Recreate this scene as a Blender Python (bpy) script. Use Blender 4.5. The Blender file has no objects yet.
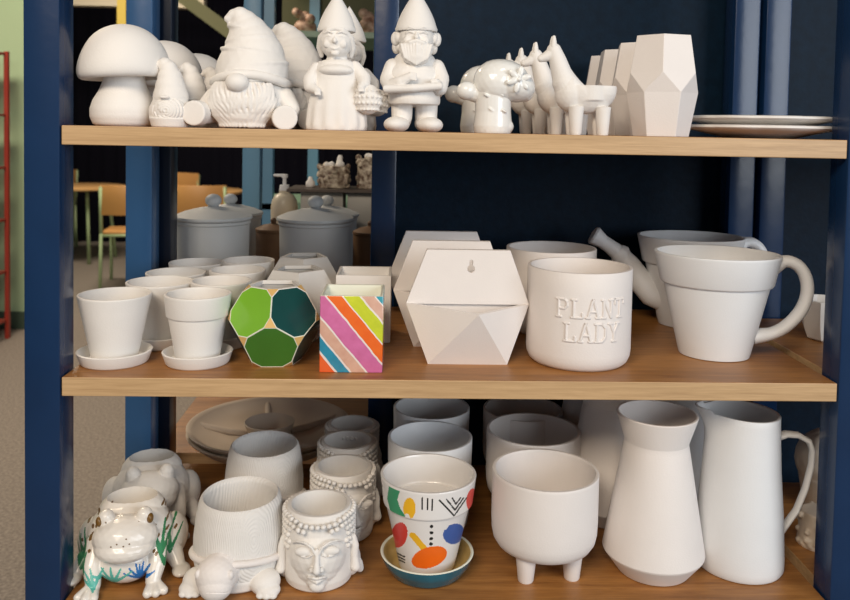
import bpy, bmesh, math, random
from mathutils import Vector, Matrix, Euler, noise
PI = math.pi
random.seed(7)
C = bpy.context.scene.collection
SC = bpy.context.scene

# ------------------------------------------------------------------ camera
cam_d = bpy.data.cameras.new('camera'); cam = bpy.data.objects.new('camera', cam_d); C.objects.link(cam)
YAW, PITCH, ROLL = 0.0357, 0.0443, 0.0191
cam.location = (0.4117, -1.0, 1.33)
cam.rotation_euler = (Matrix.Rotation(-YAW, 3, 'Z') @ Matrix.Rotation(PI/2 - PITCH, 3, 'X') @ Matrix.Rotation(ROLL, 3, 'Z')).to_euler()
cam_d.sensor_width = 36; cam_d.lens = 812.83 * 36 / 850
cam_d.shift_x = -0.006; cam_d.shift_y = -0.157
cam_d.clip_start = .05
cam_d.dof.use_dof = True; cam_d.dof.focus_distance = 1.12; cam_d.dof.aperture_fstop = 8.0
SC.camera = cam

# ------------------------------------------------------------------ light
SC.view_settings.view_transform = 'Standard'; SC.view_settings.look = 'None'
SC.view_settings.exposure = 0.0; SC.view_settings.gamma = 1.0
w = bpy.data.worlds.new('world'); SC.world = w; w.use_nodes = True
w.node_tree.nodes['Background'].inputs[0].default_value = (.78, .87, 1, 1)
w.node_tree.nodes['Background'].inputs[1].default_value = .19
def area(name, loc, target, size, power, col):
    l = bpy.data.lights.new(name, 'AREA'); l.shape = 'RECTANGLE'; l.size, l.size_y = size
    l.energy = power; l.color = col
    o = bpy.data.objects.new(name, l); C.objects.link(o); o.location = loc
    o.rotation_euler = (Vector(target) - Vector(loc)).to_track_quat('-Z', 'Y').to_euler()
    return o
area('assumed_ceiling_light_shop', (-.35, -2.3, 2.75), (.3, 0, 1.0), (1.4, .7), 60, (1, .84, .66))  # assumed overhead lamp, out of view; inferred from the warm light on the fronts
area('assumed_cool_side_light', (3.0, -3.0, 1.9), (.5, 0, 1.0), (2.4, 1.8), 88, (.90, .95, 1))  # no window in view; source assumed from the cool light at the right
area('aisle_fill_light', (-1.7, 1.9, 3.05), (-1.7, 3.0, .6), (1.2, .5), 92, (1, .82, .62))  # added fill, no visible source; brightens the green wall and left floor
area('added_overhead_light_cafe', (-2.0, 5.6, 3.05), (-2.0, 5.8, 0), (1.6, .6), 75, (1, .84, .66))  # added lamp without a visible fixture, to light the far cafe

# ------------------------------------------------------------------ materials
def newmat(name):
    m = bpy.data.materials.new(name); m.use_nodes = True
    nt = m.node_tree; return m, nt, nt.nodes['Principled BSDF']
def mat(name, col, rough=.6, bump=0, bscale=200, vary=0, coat=0, metal=0, vscale=30, spec=.5):
    m, nt, b = newmat(name)
    b.inputs['Base Color'].default_value = (*col, 1); b.inputs['Roughness'].default_value = rough
    b.inputs['Metallic'].default_value = metal; b.inputs['Specular IOR Level'].default_value = spec
    if coat: b.inputs['Coat Weight'].default_value = coat; b.inputs['Coat Roughness'].default_value = .12
    tc = nt.nodes.new('ShaderNodeTexCoord')
    if vary:
        n = nt.nodes.new('ShaderNodeTexNoise'); n.inputs['Scale'].default_value = vscale; n.inputs['Detail'].default_value = 5
        nt.links.new(tc.outputs['Object'], n.inputs['Vector'])
        mx = nt.nodes.new('ShaderNodeMixRGB'); mx.inputs[1].default_value = (*[c*(1-vary) for c in col], 1)
        mx.inputs[2].default_value = (*[min(1, c*(1+vary)) for c in col], 1)
        nt.links.new(n.outputs['Fac'], mx.inputs[0]); nt.links.new(mx.outputs[0], b.inputs['Base Color'])
    if bump:
        n = nt.nodes.new('ShaderNodeTexNoise'); n.inputs['Scale'].default_value = bscale; n.inputs['Detail'].default_value = 4
        nt.links.new(tc.outputs['Object'], n.inputs['Vector'])
        bp = nt.nodes.new('ShaderNodeBump'); bp.inputs['Strength'].default_value = bump; bp.inputs['Distance'].default_value = .001
        nt.links.new(n.outputs['Fac'], bp.inputs['Height']); nt.links.new(bp.outputs[0], b.inputs['Normal'])
    return m
CER = mat('bisque', (.80, .775, .74), .62, .25, 500, .04)
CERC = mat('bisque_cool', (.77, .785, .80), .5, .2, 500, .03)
CERP = mat('bisque_blush', (.80, .755, .725), .6, .2, 500, .03)
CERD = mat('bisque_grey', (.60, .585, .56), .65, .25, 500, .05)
GLZ = mat('clear_glazed_white', (.82, .82, .79), .22, .1, 200, .02, coat=.4)
NAVY = mat('navy_gloss_paint', (.006, .027, .082), .26, .25, 60, .25, coat=.1, vscale=12, spec=.4)
NAVYB = mat('navy_gloss_lit', (.03, .10, .23), .3, .2, 60, .2, coat=.1, vscale=9, spec=.4)  # lighter copy of the navy; reflected light put into the back post colour
PANEL = mat('dark_navy_panel', (.002, .012, .028), .5, .3, 160, .5, vscale=60, spec=.12)
DNAVY = mat('navy_paint_shaded', (.004, .009, .022), .3, spec=.3)  # same navy with the shade on the rear unit's left post painted in
BLACK = mat('black_matte', (.012, .011, .016), .8)

def wood_mat(name, c1, c2, scale=1.0, edge=False):
    m, nt, b = newmat(name)
    tc = nt.nodes.new('ShaderNodeTexCoord'); mp = nt.nodes.new('ShaderNodeMapping')
    nt.links.new(tc.outputs['Object'], mp.inputs[0])
    mp.inputs['Scale'].default_value = (2.2*scale, 26*scale, 60*scale)
    n = nt.nodes.new('ShaderNodeTexNoise'); n.inputs['Scale'].default_value = 2.6; n.inputs['Detail'].default_value = 9; n.inputs['Roughness'].default_value = .65
    n.inputs['Distortion'].default_value = .6
    nt.links.new(mp.outputs[0], n.inputs['Vector'])
    n2 = nt.nodes.new('ShaderNodeTexNoise'); n2.inputs['Scale'].default_value = 14; n2.inputs['Detail'].default_value = 3
    nt.links.new(mp.outputs[0], n2.inputs['Vector'])
    add = nt.nodes.new('ShaderNodeMath'); add.operation = 'MULTIPLY_ADD'; add.inputs[1].default_value = .35
    nt.links.new(n2.outputs['Fac'], add.inputs[0]); nt.links.new(n.outputs['Fac'], add.inputs[2])
    r = nt.nodes.new('ShaderNodeValToRGB'); r.color_ramp.elements[0].position = .45; r.color_ramp.elements[1].position = .85
    r.color_ramp.elements[0].color = (*c2, 1); r.color_ramp.elements[1].color = (*c1, 1)
    nt.links.new(add.outputs[0], r.inputs[0]); nt.links.new(r.outputs[0], b.inputs['Base Color'])
    b.inputs['Roughness'].default_value = .42
    bp = nt.nodes.new('ShaderNodeBump'); bp.inputs['Strength'].default_value = .15; bp.inputs['Distance'].default_value = .001
    nt.links.new(add.outputs[0], bp.inputs['Height']); nt.links.new(bp.outputs[0], b.inputs['Normal'])
    return m
WOODE = wood_mat('oak_edge_lit', (.60, .40, .21), (.40, .25, .12))  # lighter than the top: light on the front edges is in the colour
WOODT = wood_mat('oak_top', (.42, .19, .052), (.22, .085, .02))
PB2 = mat('light_blue_metal', (.13, .30, .46), .4)
CHW = mat('chair_plywood', (.52, .27, .09), .4, vary=.12, vscale=6)
GREENM = mat('pale_green_metal', (.36, .48, .27), .45)

# ------------------------------------------------------------------ helpers
def smooth(me, angle=None):
    for p in me.polygons: p.use_smooth = True
    if angle is not None:
        try: me.set_sharp_from_angle(angle=angle)
        except Exception: pass
def link_mesh(name, me, parent=None, loc=None):
    o = bpy.data.objects.new(name, me); C.objects.link(o)
    if parent: o.parent = parent
    if loc: o.location = loc
    return o
def apply_mods(o):
    dg = bpy.context.evaluated_depsgraph_get(); dg.update()
    me = bpy.data.meshes.new_from_object(o.evaluated_get(dg))
    old = o.data; o.modifiers.clear(); o.data = me; bpy.data.meshes.remove(old)
    me.name = o.name
class MB:
    def __init__(s): s.bm = bmesh.new()
    def _xf(s, vs, M):
        for v in vs: v.co = M @ v.co
    def ell(s, c, r, rot=(0, 0, 0), sub=3):
        if not hasattr(r, '__len__'): r = (r, r, r)
        g = bmesh.ops.create_icosphere(s.bm, subdivisions=sub, radius=1)
        M = Matrix.Translation(c) @ Euler(rot).to_matrix().to_4x4() @ Matrix.Diagonal((*r, 1))
        s._xf(g['verts'], M); return s
    def box(s, lo, hi, rot=None):
        g = bmesh.ops.create_cube(s.bm, size=1)
        c = [(a+b)/2 for a, b in zip(lo, hi)]; d = [b-a for a, b in zip(lo, hi)]
        M = Matrix.Translation(c) @ (Euler(rot).to_matrix().to_4x4() if rot else Matrix.Identity(4)) @ Matrix.Diagonal((*d, 1))
        s._xf(g['verts'], M); return s
    def cone(s, p0, p1, r0, r1, seg=20):
        p0, p1 = Vector(p0), Vector(p1); d = p1-p0
        g = bmesh.ops.create_cone(s.bm, cap_ends=True, segments=seg, radius1=max(r0, 1e-5), radius2=max(r1, 1e-5), depth=d.length)
        M = Matrix.Translation((p0+p1)/2) @ d.to_track_quat('Z', 'Y').to_matrix().to_4x4()
        s._xf(g['verts'], M); return s
    def chain(s, pts, rs, sub=2, seg=14):
        if not hasattr(rs, '__len__'): rs = [rs]*len(pts)
        for p, r in zip(pts, rs): s.ell(p, r, sub=sub)
        for i in range(len(pts)-1):
            if (Vector(pts[i])-Vector(pts[i+1])).length > 1e-6: s.cone(pts[i], pts[i+1], rs[i], rs[i+1], seg)
        return s
    def tube(s, pts, rs, seg=16, flat=1.0, up=(0, 1, 0), cap=True):
        """swept tube; 'flat' squashes along the in-plane normal"""
        if not hasattr(rs, '__len__'): rs = [rs]*len(pts)
        pts = [Vector(p) for p in pts]; rings = []
        for i, p in enumerate(pts):
            t = (pts[min(i+1, len(pts)-1)] - pts[max(i-1, 0)]).normalized()
            a = Vector(up); a = (a - t*a.dot(t)).normalized(); b = t.cross(a)
            rings.append([s.bm.verts.new(p + a*math.cos(k*2*PI/seg)*rs[i] + b*math.sin(k*2*PI/seg)*rs[i]*flat) for k in range(seg)])
        for i in range(len(rings)-1):
            for k in range(seg):
                s.bm.faces.new((rings[i][k], rings[i][(k+1) % seg], rings[i+1][(k+1) % seg], rings[i+1][k]))
        if cap: s.bm.faces.new(rings[0][::-1]); s.bm.faces.new(rings[-1])
        return s
    def lathe(s, prof, seg=64, rfun=None, c=(0, 0, 0), tilt=None):
        """prof: (r,z) list; r==0 ends become poles; otherwise the profile is treated as closed when last==first"""
        rings = []
        for r, z in prof:
            if r < 1e-6: rings.append([s.bm.verts.new((c[0], c[1], c[2]+z))])
            else:
                ring = []
                for k in range(seg):
                    a = 2*PI*k/seg; rr = r if rfun is None else rfun(r, z, a)
                    ring.append(s.bm.verts.new((c[0]+rr*math.cos(a), c[1]+rr*math.sin(a), c[2]+z)))
                rings.append(ring)
        for i in range(len(rings)-1):
            A, B = rings[i], rings[i+1]
            for k in range(seg):
                k2 = (k+1) % seg
                if len(A) == 1 and len(B) == 1: continue
                if len(A) == 1: s.bm.faces.new((A[0], B[k2], B[k]))
                elif len(B) == 1: s.bm.faces.new((A[k], A[k2], B[0]))
                else: s.bm.faces.new((A[k], A[k2], B[k2], B[k]))
        return s
    def poly(s, verts, faces):
        vs = [s.bm.verts.new(v) for v in verts]
        for f in faces: s.bm.faces.new([vs[i] for i in f])
        return s
    def prism(s, pts, y0, y1):
        """polygon in XZ extruded along Y"""
        a = [s.bm.verts.new((x, y0, z)) for x, z in pts]; b = [s.bm.verts.new((x, y1, z)) for x, z in pts]
        s.bm.faces.new(a); s.bm.faces.new(b[::-1]); n = len(pts)
        for i in range(n): s.bm.faces.new((a[i], b[i], b[(i+1) % n], a[(i+1) % n]))
        return s
    def build(s, name, m, parent=None, voxel=0, cut=None, sm=True, angle=None, bevel=0, smooth_it=3, subsurf=0, post=None, solid=0):
        bmesh.ops.recalc_face_normals(s.bm, faces=s.bm.faces[:])
        me = bpy.data.meshes.new(name); s.bm.to_mesh(me); s.bm.free()
        o = link_mesh(name, me)
        mats = m if isinstance(m, (list, tuple)) else [m]
        if voxel:
            md = o.modifiers.new('r', 'REMESH'); md.mode = 'VOXEL'; md.voxel_size = voxel; md.use_smooth_shade = True
            if smooth_it:
                md = o.modifiers.new('s', 'SMOOTH'); md.factor = .5; md.iterations = smooth_it
        tmp = []
        if solid:
            md = o.modifiers.new('so', 'SOLIDIFY'); md.thickness = solid; md.offset = -1
        for c in (cut or []):
            bmesh.ops.recalc_face_normals(c.bm, faces=c.bm.faces[:])
            cm = bpy.data.meshes.new('cut'); c.bm.to_mesh(cm); c.bm.free()
            co = link_mesh('cut', cm); tmp.append(co)
            md = o.modifiers.new('b', 'BOOLEAN'); md.operation = 'DIFFERENCE'; md.solver = 'EXACT'; md.object = co
        if bevel:
            md = o.modifiers.new('bv', 'BEVEL'); md.width = bevel; md.segments = 2; md.limit_method = 'ANGLE'; md.angle_limit = .5
        if subsurf:
            md = o.modifiers.new('ss', 'SUBSURF'); md.levels = subsurf; md.render_levels = subsurf
        if len(o.modifiers): apply_mods(o)
        for c in tmp:
            d = c.data; bpy.data.objects.remove(c); bpy.data.meshes.remove(d)
        me = o.data; me.materials.clear()
        for x in mats: me.materials.append(x)
        if post: post(me)
        if sm: smooth(me, angle)
        if parent: o.parent = parent
        return o
def tag(o, label, cat, group=None, kind=None):
    if label: o['label'] = label
    if cat: o['category'] = cat
    if group: o['group'] = group
    if kind: o['kind'] = kind
    return o
def thing(name, label, cat, loc=(0, 0, 0), rz=0, group=None):
    o = bpy.data.objects.new(name, None); C.objects.link(o); o.empty_display_size = .02
    o.location = loc; o.rotation_euler = (0, 0, rz); return tag(o, label, cat, group)
def struct(o):
    o['kind'] = 'structure'; return o
def kids(o): return [c for c in C.objects if c.parent == o]
def dup(root, label, loc, rz=None, scale=None, mats=None):
    ks = KIDS.setdefault(root.name, kids(root))
    r = root.copy(); C.objects.link(r); r.location = loc; r['label'] = label
    if rz is not None: r.rotation_euler = (0, 0, rz)
    if scale: r.scale = (scale,)*3
    for ch in ks:
        c = ch.copy(); C.objects.link(c); c.parent = r
        for g in KIDS.setdefault(ch.name, kids(ch)):
            d = g.copy(); C.objects.link(d); d.parent = c
    return r
KIDS = {}
T, M_, B = 1.328, 1.019, .733

def pot_prof(outer, wall=.004, floor=.006, rim=.0012):
    """outer (r,z) from foot up -> closed pot section"""
    p = [(0, outer[0][1])] + list(outer)
    r, z = outer[-1]; p[-1] = (r, z-rim); p += [(r-rim*.4, z-rim*.2), (r-wall*.5, z), (r-wall+rim*.4, z-rim*.2)]
    inner = [(rr-wall, zz) for rr, zz in outer[::-1] if zz > floor+.004 and zz < z-.0005]
    zf = floor+.003; rf = outer[0][0]
    for (ra, za), (rb_, zb) in zip(outer, outer[1:]):
        if za <= zf <= zb and zb > za: rf = ra+(rb_-ra)*(zf-za)/(zb-za)
    p += [(r-wall, z-rim)] + inner + [(max(rf-wall, .004), zf), (max(rf-wall-.003, .003), floor), (0, floor)]
    return p
def dense(prof, step=.004):
    out = [prof[0]]
    for a, b in zip(prof, prof[1:]):
        n = max(1, int(math.hypot(b[0]-a[0], b[1]-a[1])/step))
        for i in range(1, n+1): out.append((a[0]+(b[0]-a[0])*i/n, a[1]+(b[1]-a[1])*i/n))
    return out

# ================================================================== SETTING
X0, X1 = 0.0, 0.97
def slab(name, lo, hi, m, parent=None, bevel=0):
    return MB().box(lo, hi).build(name, m, parent, sm=False, bevel=bevel)
def mottled(name, c1, c2, scale, rough=.9):
    m, nt, b = newmat(name)
    tc = nt.nodes.new('ShaderNodeTexCoord'); n = nt.nodes.new('ShaderNodeTexNoise'); n.inputs['Scale'].default_value = scale; n.inputs['Detail'].default_value = 8
    nt.links.new(tc.outputs['Object'], n.inputs['Vector'])
    r = nt.nodes.new('ShaderNodeValToRGB'); r.color_ramp.elements[0].position = .35; r.color_ramp.elements[1].position = .65
    r.color_ramp.elements[0].color = (*c1, 1); r.color_ramp.elements[1].color = (*c2, 1)
    nt.links.new(n.outputs['Fac'], r.inputs[0]); nt.links.new(r.outputs[0], b.inputs['Base Color']); b.inputs['Roughness'].default_value = rough
    return m
FLOOR = mottled('grey_carpet', (.15, .13, .112), (.26, .228, .198), 90)
struct(slab('floor', (-7, -4, -.1), (5, 8.6, 0), FLOOR))
struct(slab('ceiling', (-7, .9, 3.2), (5, 8.6, 3.3), mat('ceiling_paint', (.5, .48, .45), .9)))  # out of view, added over the far part to darken the cafe
struct(slab('wall_left', (-7, 4.3, 0), (-2.0, 4.42, 3.2), mat('green_wall_paint', (.37, .52, .33), .7, vary=.06, vscale=3)))
struct(slab('baseboard_left', (-7, 4.28, 0), (-2.0, 4.299, .11), mat('dark_green_skirting', (.05, .085, .06), .6)))
m, nt, b = newmat('dark_curtain'); b.inputs['Base Color'].default_value = (.004, .004, .009, 1); b.inputs['Roughness'].default_value = .9; b.inputs['Specular IOR Level'].default_value = .1
DARKW = m
bk = MB(); n = 260
vs = []
for i in range(n+1):
    x = -7 + 12*i/n; vs.append((x, 8.3 + .03*math.sin(i*1.9), x))
a = [bk.bm.verts.new((v[0], v[1], 0)) for v in vs]; c_ = [bk.bm.verts.new((v[0], v[1], 3.2)) for v in vs]
for i in range(n): bk.bm.faces.new((a[i], a[i+1], c_[i+1], c_[i]))
d0 = bk.bm.verts.new((5, 8.5, 0)); d1 = bk.bm.verts.new((5, 8.5, 3.2)); e0 = bk.bm.verts.new((-7, 8.5, 0)); e1 = bk.bm.verts.new((-7, 8.5, 3.2))
bk.bm.faces.new((a[-1], d0, d1, c_[-1])); bk.bm.faces.new((d0, e0, e1, d1)); bk.bm.faces.new((e0, a[0], c_[0], e1))
struct(bk.build('wall_back', DARKW))
struct(slab('trim_1', (-2.9, 6.9, 2.455), (-1.5, 7.02, 2.60), mat('cream_beam', (.42, .38, .30), .7)))
# partition panel behind the right part of the shelves
struct(slab('wall_right', (.404, .432, 0), (2.2, .452, 2.6), PANEL))

# ---- main display shelf unit
unit = thing('display_shelf', 'navy shelving unit with oak shelves holding all the front white ceramics', 'shelf unit')
def post(x0, y0, parent, m=NAVY, name='post', w=.044, h=2.6):
    return MB().box((x0, y0, 0), (x0+w, y0+w, h)).build(name, m, parent, sm=True, bevel=.003, angle=.7)
post(-.046, 0, unit); post(X1+.002, 0, unit); post(-.046, .365, unit, NAVYB); post(X1+.002, .365, unit)
def shelf_board(z, x0, x1, y0, y1, parent, name='shelf_board'):
    def pm(me):
        for p in me.polygons:
            if abs(p.normal.z) < .5: p.material_index = 1
    return MB().box((x0, y0, z-.0235), (x1, y1, z)).build(name, [WOODT, WOODE], parent, sm=False, bevel=.001, post=pm)
for z in (T, M_, B): shelf_board(z, X0, X1, 0, .429 if z == B else .42, unit)
shelf_board(.36, X0, X1, 0, .42, unit)
# ---- unit to the right, only its left end comes into the picture
unr = thing('display_shelf', 'navy shelving unit beyond the right hand upright, seen past the pitcher handle', 'shelf unit')
post(1.026, .365, unr); post(1.026, 0, unr)
for z in (T+.0, M_, B):
    shelf_board(z, X1+.018 if False else .985, 1.9, .05, .36, unr)
post(1.902, 0, unr); post(1.902, .365, unr)
# ---- unit behind, back to back
unb = thing('display_shelf', 'darker shelving unit standing behind, carrying the lidded canisters and the divided platters', 'shelf unit')
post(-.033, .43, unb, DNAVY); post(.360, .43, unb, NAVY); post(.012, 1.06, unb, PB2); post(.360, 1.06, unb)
for z in (M_, B): shelf_board(z, -.03, .402, .476, 1.058, unb)

# ================================================================== TOP SHELF
S0 = 1/770.0
# ---------- mushrooms
def mushroom():
    t = thing('mushroom_figurine', 'large plain white ceramic mushroom at the left end of top shelf, front one', 'figurine', (.052, .068, T), group='white ceramic mushrooms')
    st = [(0, 0), (.034, 0), (.038, .003), (.0415, .012), (.0415, .022), (.038, .033), (.031, .045), (.0265, .056), (.025, .066), (.026, .072), (0, .072)]
    MB().lathe(dense(st, .003), 64).build('stem', CER, t, smooth_it=0, voxel=0, angle=1.2)
    cp = [(0, .066), (.024, .066), (.045, .061), (.052, .0605), (.0565, .065), (.0575, .073), (.056, .084), (.051, .099), (.042, .113), (.031, .123), (.018, .129), (.007, .131), (0, .1312)]
    def rf(r, z, a): return r
    cb = MB().lathe(cp, 72)
    for v in cb.bm.verts: v.co.z += -.06*v.co.x*-1 * (1 if v.co.z < .1 else .3)
    cb.build('cap', CER, t, subsurf=1)
    return t
mu = mushroom()
dup(mu, 'second white mushroom, its warm toned cap just showing right of the front mushroom', (.066, .198, T), .4, .95)
dup(mu, 'rearmost white mushroom, low cap peeking between the small gnomes and the big gnome', (.082, .32, T), 1.0, .9)
# ---------- small gnome
def small_gnome():
    t = thing('small_gnome_figurine', 'small white gnome with curled hat tip and swirled beard beside the mushroom', 'figurine', (.118, .045, T), group='small white gnomes')
    b = MB(); b.ell((0, 0, .019), (.0270, .0225, .0235)).ell((0, 0, .032), (.0225, .020, .018)).cone((0, 0, 0), (0, 0, .012), .023, .0262, 32)
    b.build('body', CER, t, voxel=.0011)
    h = MB(); h.chain([(0, .001, .038), (-.0005, .001, .050), (-.001, .001, .062), (-.003, 0, .074), (-.007, 0, .0795), (-.013, 0, .0785), (-.0200, 0, .0745)],
                      [.0220, .0190, .0155, .0110, .0085, .0058, .0022], sub=3, seg=28)
    h.build('hat', CER, t, voxel=.001, cut=[MB().box((-.1, -.1, -.1), (.1, .1, .034))])
    d = MB(); d.ell((.001, -.0100, .021), (.0215, .0160, .0190))
    for k in range(6):
        q = .0030+k*.0032; pts = []
        for j in range(20):
            a = -2.4+4.9*j/19+k*.5; x = q*math.sin(a)*.95; z = q*math.cos(a)*.9
            e = 1-(x/.0215)**2-(z/.019)**2
            pts.append((.001+x, -.0100-.0160*math.sqrt(max(.05, e)), .021+z))
        d.chain(pts, .0013, sub=1, seg=6)
    d.build('beard', CER, t, voxel=.0007, smooth_it=2, cut=[MB().box((-.1, -.1, -.1), (.1, .1, .0005))])
    n_ = MB(); n_.ell((-.001, -.0235, .037), (.0062, .0035, .0024)); n_.build('nose', CER, t)
    return t
sg = small_gnome()
dup(sg, 'second small gnome, half hidden between the front small gnome and the big gnome', (.128, .115, T), .3)
dup(sg, 'third small gnome, farthest back beside the big gnome boot', (.142, .185, T), .3)
# ---------- big gnome
def big_gnome():
    t = thing('gnome_figurine', 'big white gnome sitting with soles forward, long floppy wrinkled hat and round nose', 'figurine', (.208, .075, T), group='big sitting gnomes')
    s = 1/768.0
    def P(u, v, y=0): return ((u-246)*s, y, (128-v)*s)
    b = MB(); b.ell(P(248, 98, .006), (.053, .046, .04)).ell(P(248, 112, .004), (.056, .047, .022)).cone((0, .006, 0), (0, .006, .02), .038, .046, 40)
    b.chain([P(216, 98, -.008), P(208, 108, -.014)], [.014, .012]).chain([P(284, 96, -.005), P(292, 108, -.012)], [.014, .012])
    b.build('body', CER, t, voxel=.0016, cut=[MB().box((-.2, -.2, -.1), (.2, .2, 0))])
    h = MB()
    pts = [P(251, 72, .004), P(252, 58, .006), P(250, 45, .006), P(247, 33, .005), P(243, 23, .003), P(239, 16, 0), P(233, 15, -.002), P(227, 19, -.003)]
    rs = [.0475, .041, .034, .026, .0185, .0125, .008, .005]
    h.chain(pts, rs, sub=3, seg=28)
    for (u, v, r, k) in [(251, 66, .0455, .2), (251, 52, .0395, -.15), (249, 39, .031, .15), (245, 28, .0235, -.1)]:
        q = [P(u, v, .005)]; ring = []
        for i in range(25):
            a = i*2*PI/24; ring.append((q[0][0]+r*math.cos(a), q[0][1]+r*math.sin(a), q[0][2]+k*.03*math.cos(a)))
        h.chain(ring, .0026, sub=1, seg=8)
    h.build('hat', CER, t, voxel=.0015, smooth_it=4, cut=[MB().box((-.2, -.2, -.1), (.2, .2, P(0, 82)[2]))])
    br = MB(); ring = []
    for i in range(33):
        a = i*2*PI/32; ring.append((P(250, 0)[0]+.0475*math.cos(a), .003+.045*math.sin(a), P(0, 79)[2]+.006*math.cos(2*a)*-.8))
    br.chain(ring, .0062, sub=2, seg=12); br.build('hat_brim', CER, t, voxel=.0014)
    d = MB(); d.ell(P(247, 101, -.026), (.043, .024, .032)).ell(P(247, 115, -.024), (.036, .026, .017))
    random.seed(3)
    for k in range(17):
        a0 = -1.35 + k*2.7/16
        for row in range(3):
            pts = []
            for j in range(6):
                u = j/5; a = a0*(1-.35*u) + .06*math.sin(5*u+k)
                z = P(0, 84+row*14)[2] - (.03 if row == 0 else .022)*u
                dz = (z-P(0, 101)[2])/.031; rr = math.sqrt(max(.50, 1-dz*dz*.7))
                pts.append((P(247, 0)[0]+math.sin(a)*.0445*rr, -.026-math.cos(a)*.0245*rr, max(z, .003)))
            d.chain(pts, [.0022, .0028, .003, .003, .0026, .0018], sub=1, seg=7)
    d.build('beard', CER, t, voxel=.001, smooth_it=2, cut=[MB().box((-.2, -.2, -.1), (.2, .2, .0005))])
    n_ = MB(); n_.ell(P(244, 84, -.05), (.0145, .012, .0122)); n_.build('nose', CER, t)
    for (u, v, rz) in ((205, 114, .35), (288, 117, -.25)):
        k = MB(); c = P(u, v, -.045)
        k.cone((c[0]+.001*rz, c[1]+.012, c[2]), (c[0]-.010*math.sin(rz), c[1]-.004, c[2]), .0165, .0158, 40)
        k.chain([(c[0], c[1]+.01, c[2]-.001), (c[0]*.8, c[1]+.035, c[2]-.001)], [.013, .0125])
        k.build('boot', CER, t, voxel=.0012, smooth_it=5, cut=[MB().box((-.2, -.2, -.1), (.2, .2, 0))])
    return t
bg = big_gnome()
dup(bg, 'rear sitting gnome, its hat and side showing behind the right of the big gnome', (.243, .215, T), -.35)
# ---------- lady gnome
def cone_hat(t, z0, z1, r, tip, m=CER, y=.002):
    p = [(0, z0), (r*1.02, z0), (r*1.05, z0+.003), (r, z0+.006)]
    H = z1-z0
    for k in range(1, 9): q = k/9; p.append((r*(1-q)**.9*(1+.12*math.sin(q*PI)), z0+.006+(H-.006)*q))
    p += [(0, z1)]
    h = MB().lathe(p, 48, c=(tip, y, 0)); return h.build('hat', m, t, smooth_it=0, angle=1.0)
def face(t_mb, c, r, s=1.0, brows=True, smile=True):
    """adds features to a head blob at c radius r facing -Y"""
    x, y, z = c; f = y-r
    t_mb.ell((x, f-.0005*s, z-.001*s), (.0032*s, .0038*s, .003*s))
    t_mb.chain([(x, f+.001, z+.004*s), (x, f-.001, z)], [.0015*s, .0022*s])
    for sx in (-1, 1):
        t_mb.ell((x+sx*.0085*s, f+.0038*s, z-.004*s), (.0058*s, .0030*s, .0052*s))
        t_mb.chain([(x+sx*.0035*s, f+.0012*s, z+.0042*s), (x+sx*.0075*s, f+.0016*s, z+.0056*s), (x+sx*.0118*s, f+.0045*s, z+.0038*s)], .0012*s, sub=1, seg=6)
        if brows: t_mb.chain([(x+sx*.0030*s, f+.0008*s, z+.0088*s), (x+sx*.0075*s, f+.001*s, z+.0105*s), (x+sx*.013*s, f+.005*s, z+.0085*s)], .0014*s, sub=1, seg=6)
    if smile:
        t_mb.chain([(x-.006*s, f+.0028*s, z-.008*s), (x, f+.001*s, z-.0105*s), (x+.006*s, f+.0028*s, z-.008*s)], .0014*s, sub=1, seg=6)
        t_mb.ell((x, f+.003*s, z-.0155*s), (.005*s, .003*s, .003*s))
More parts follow.
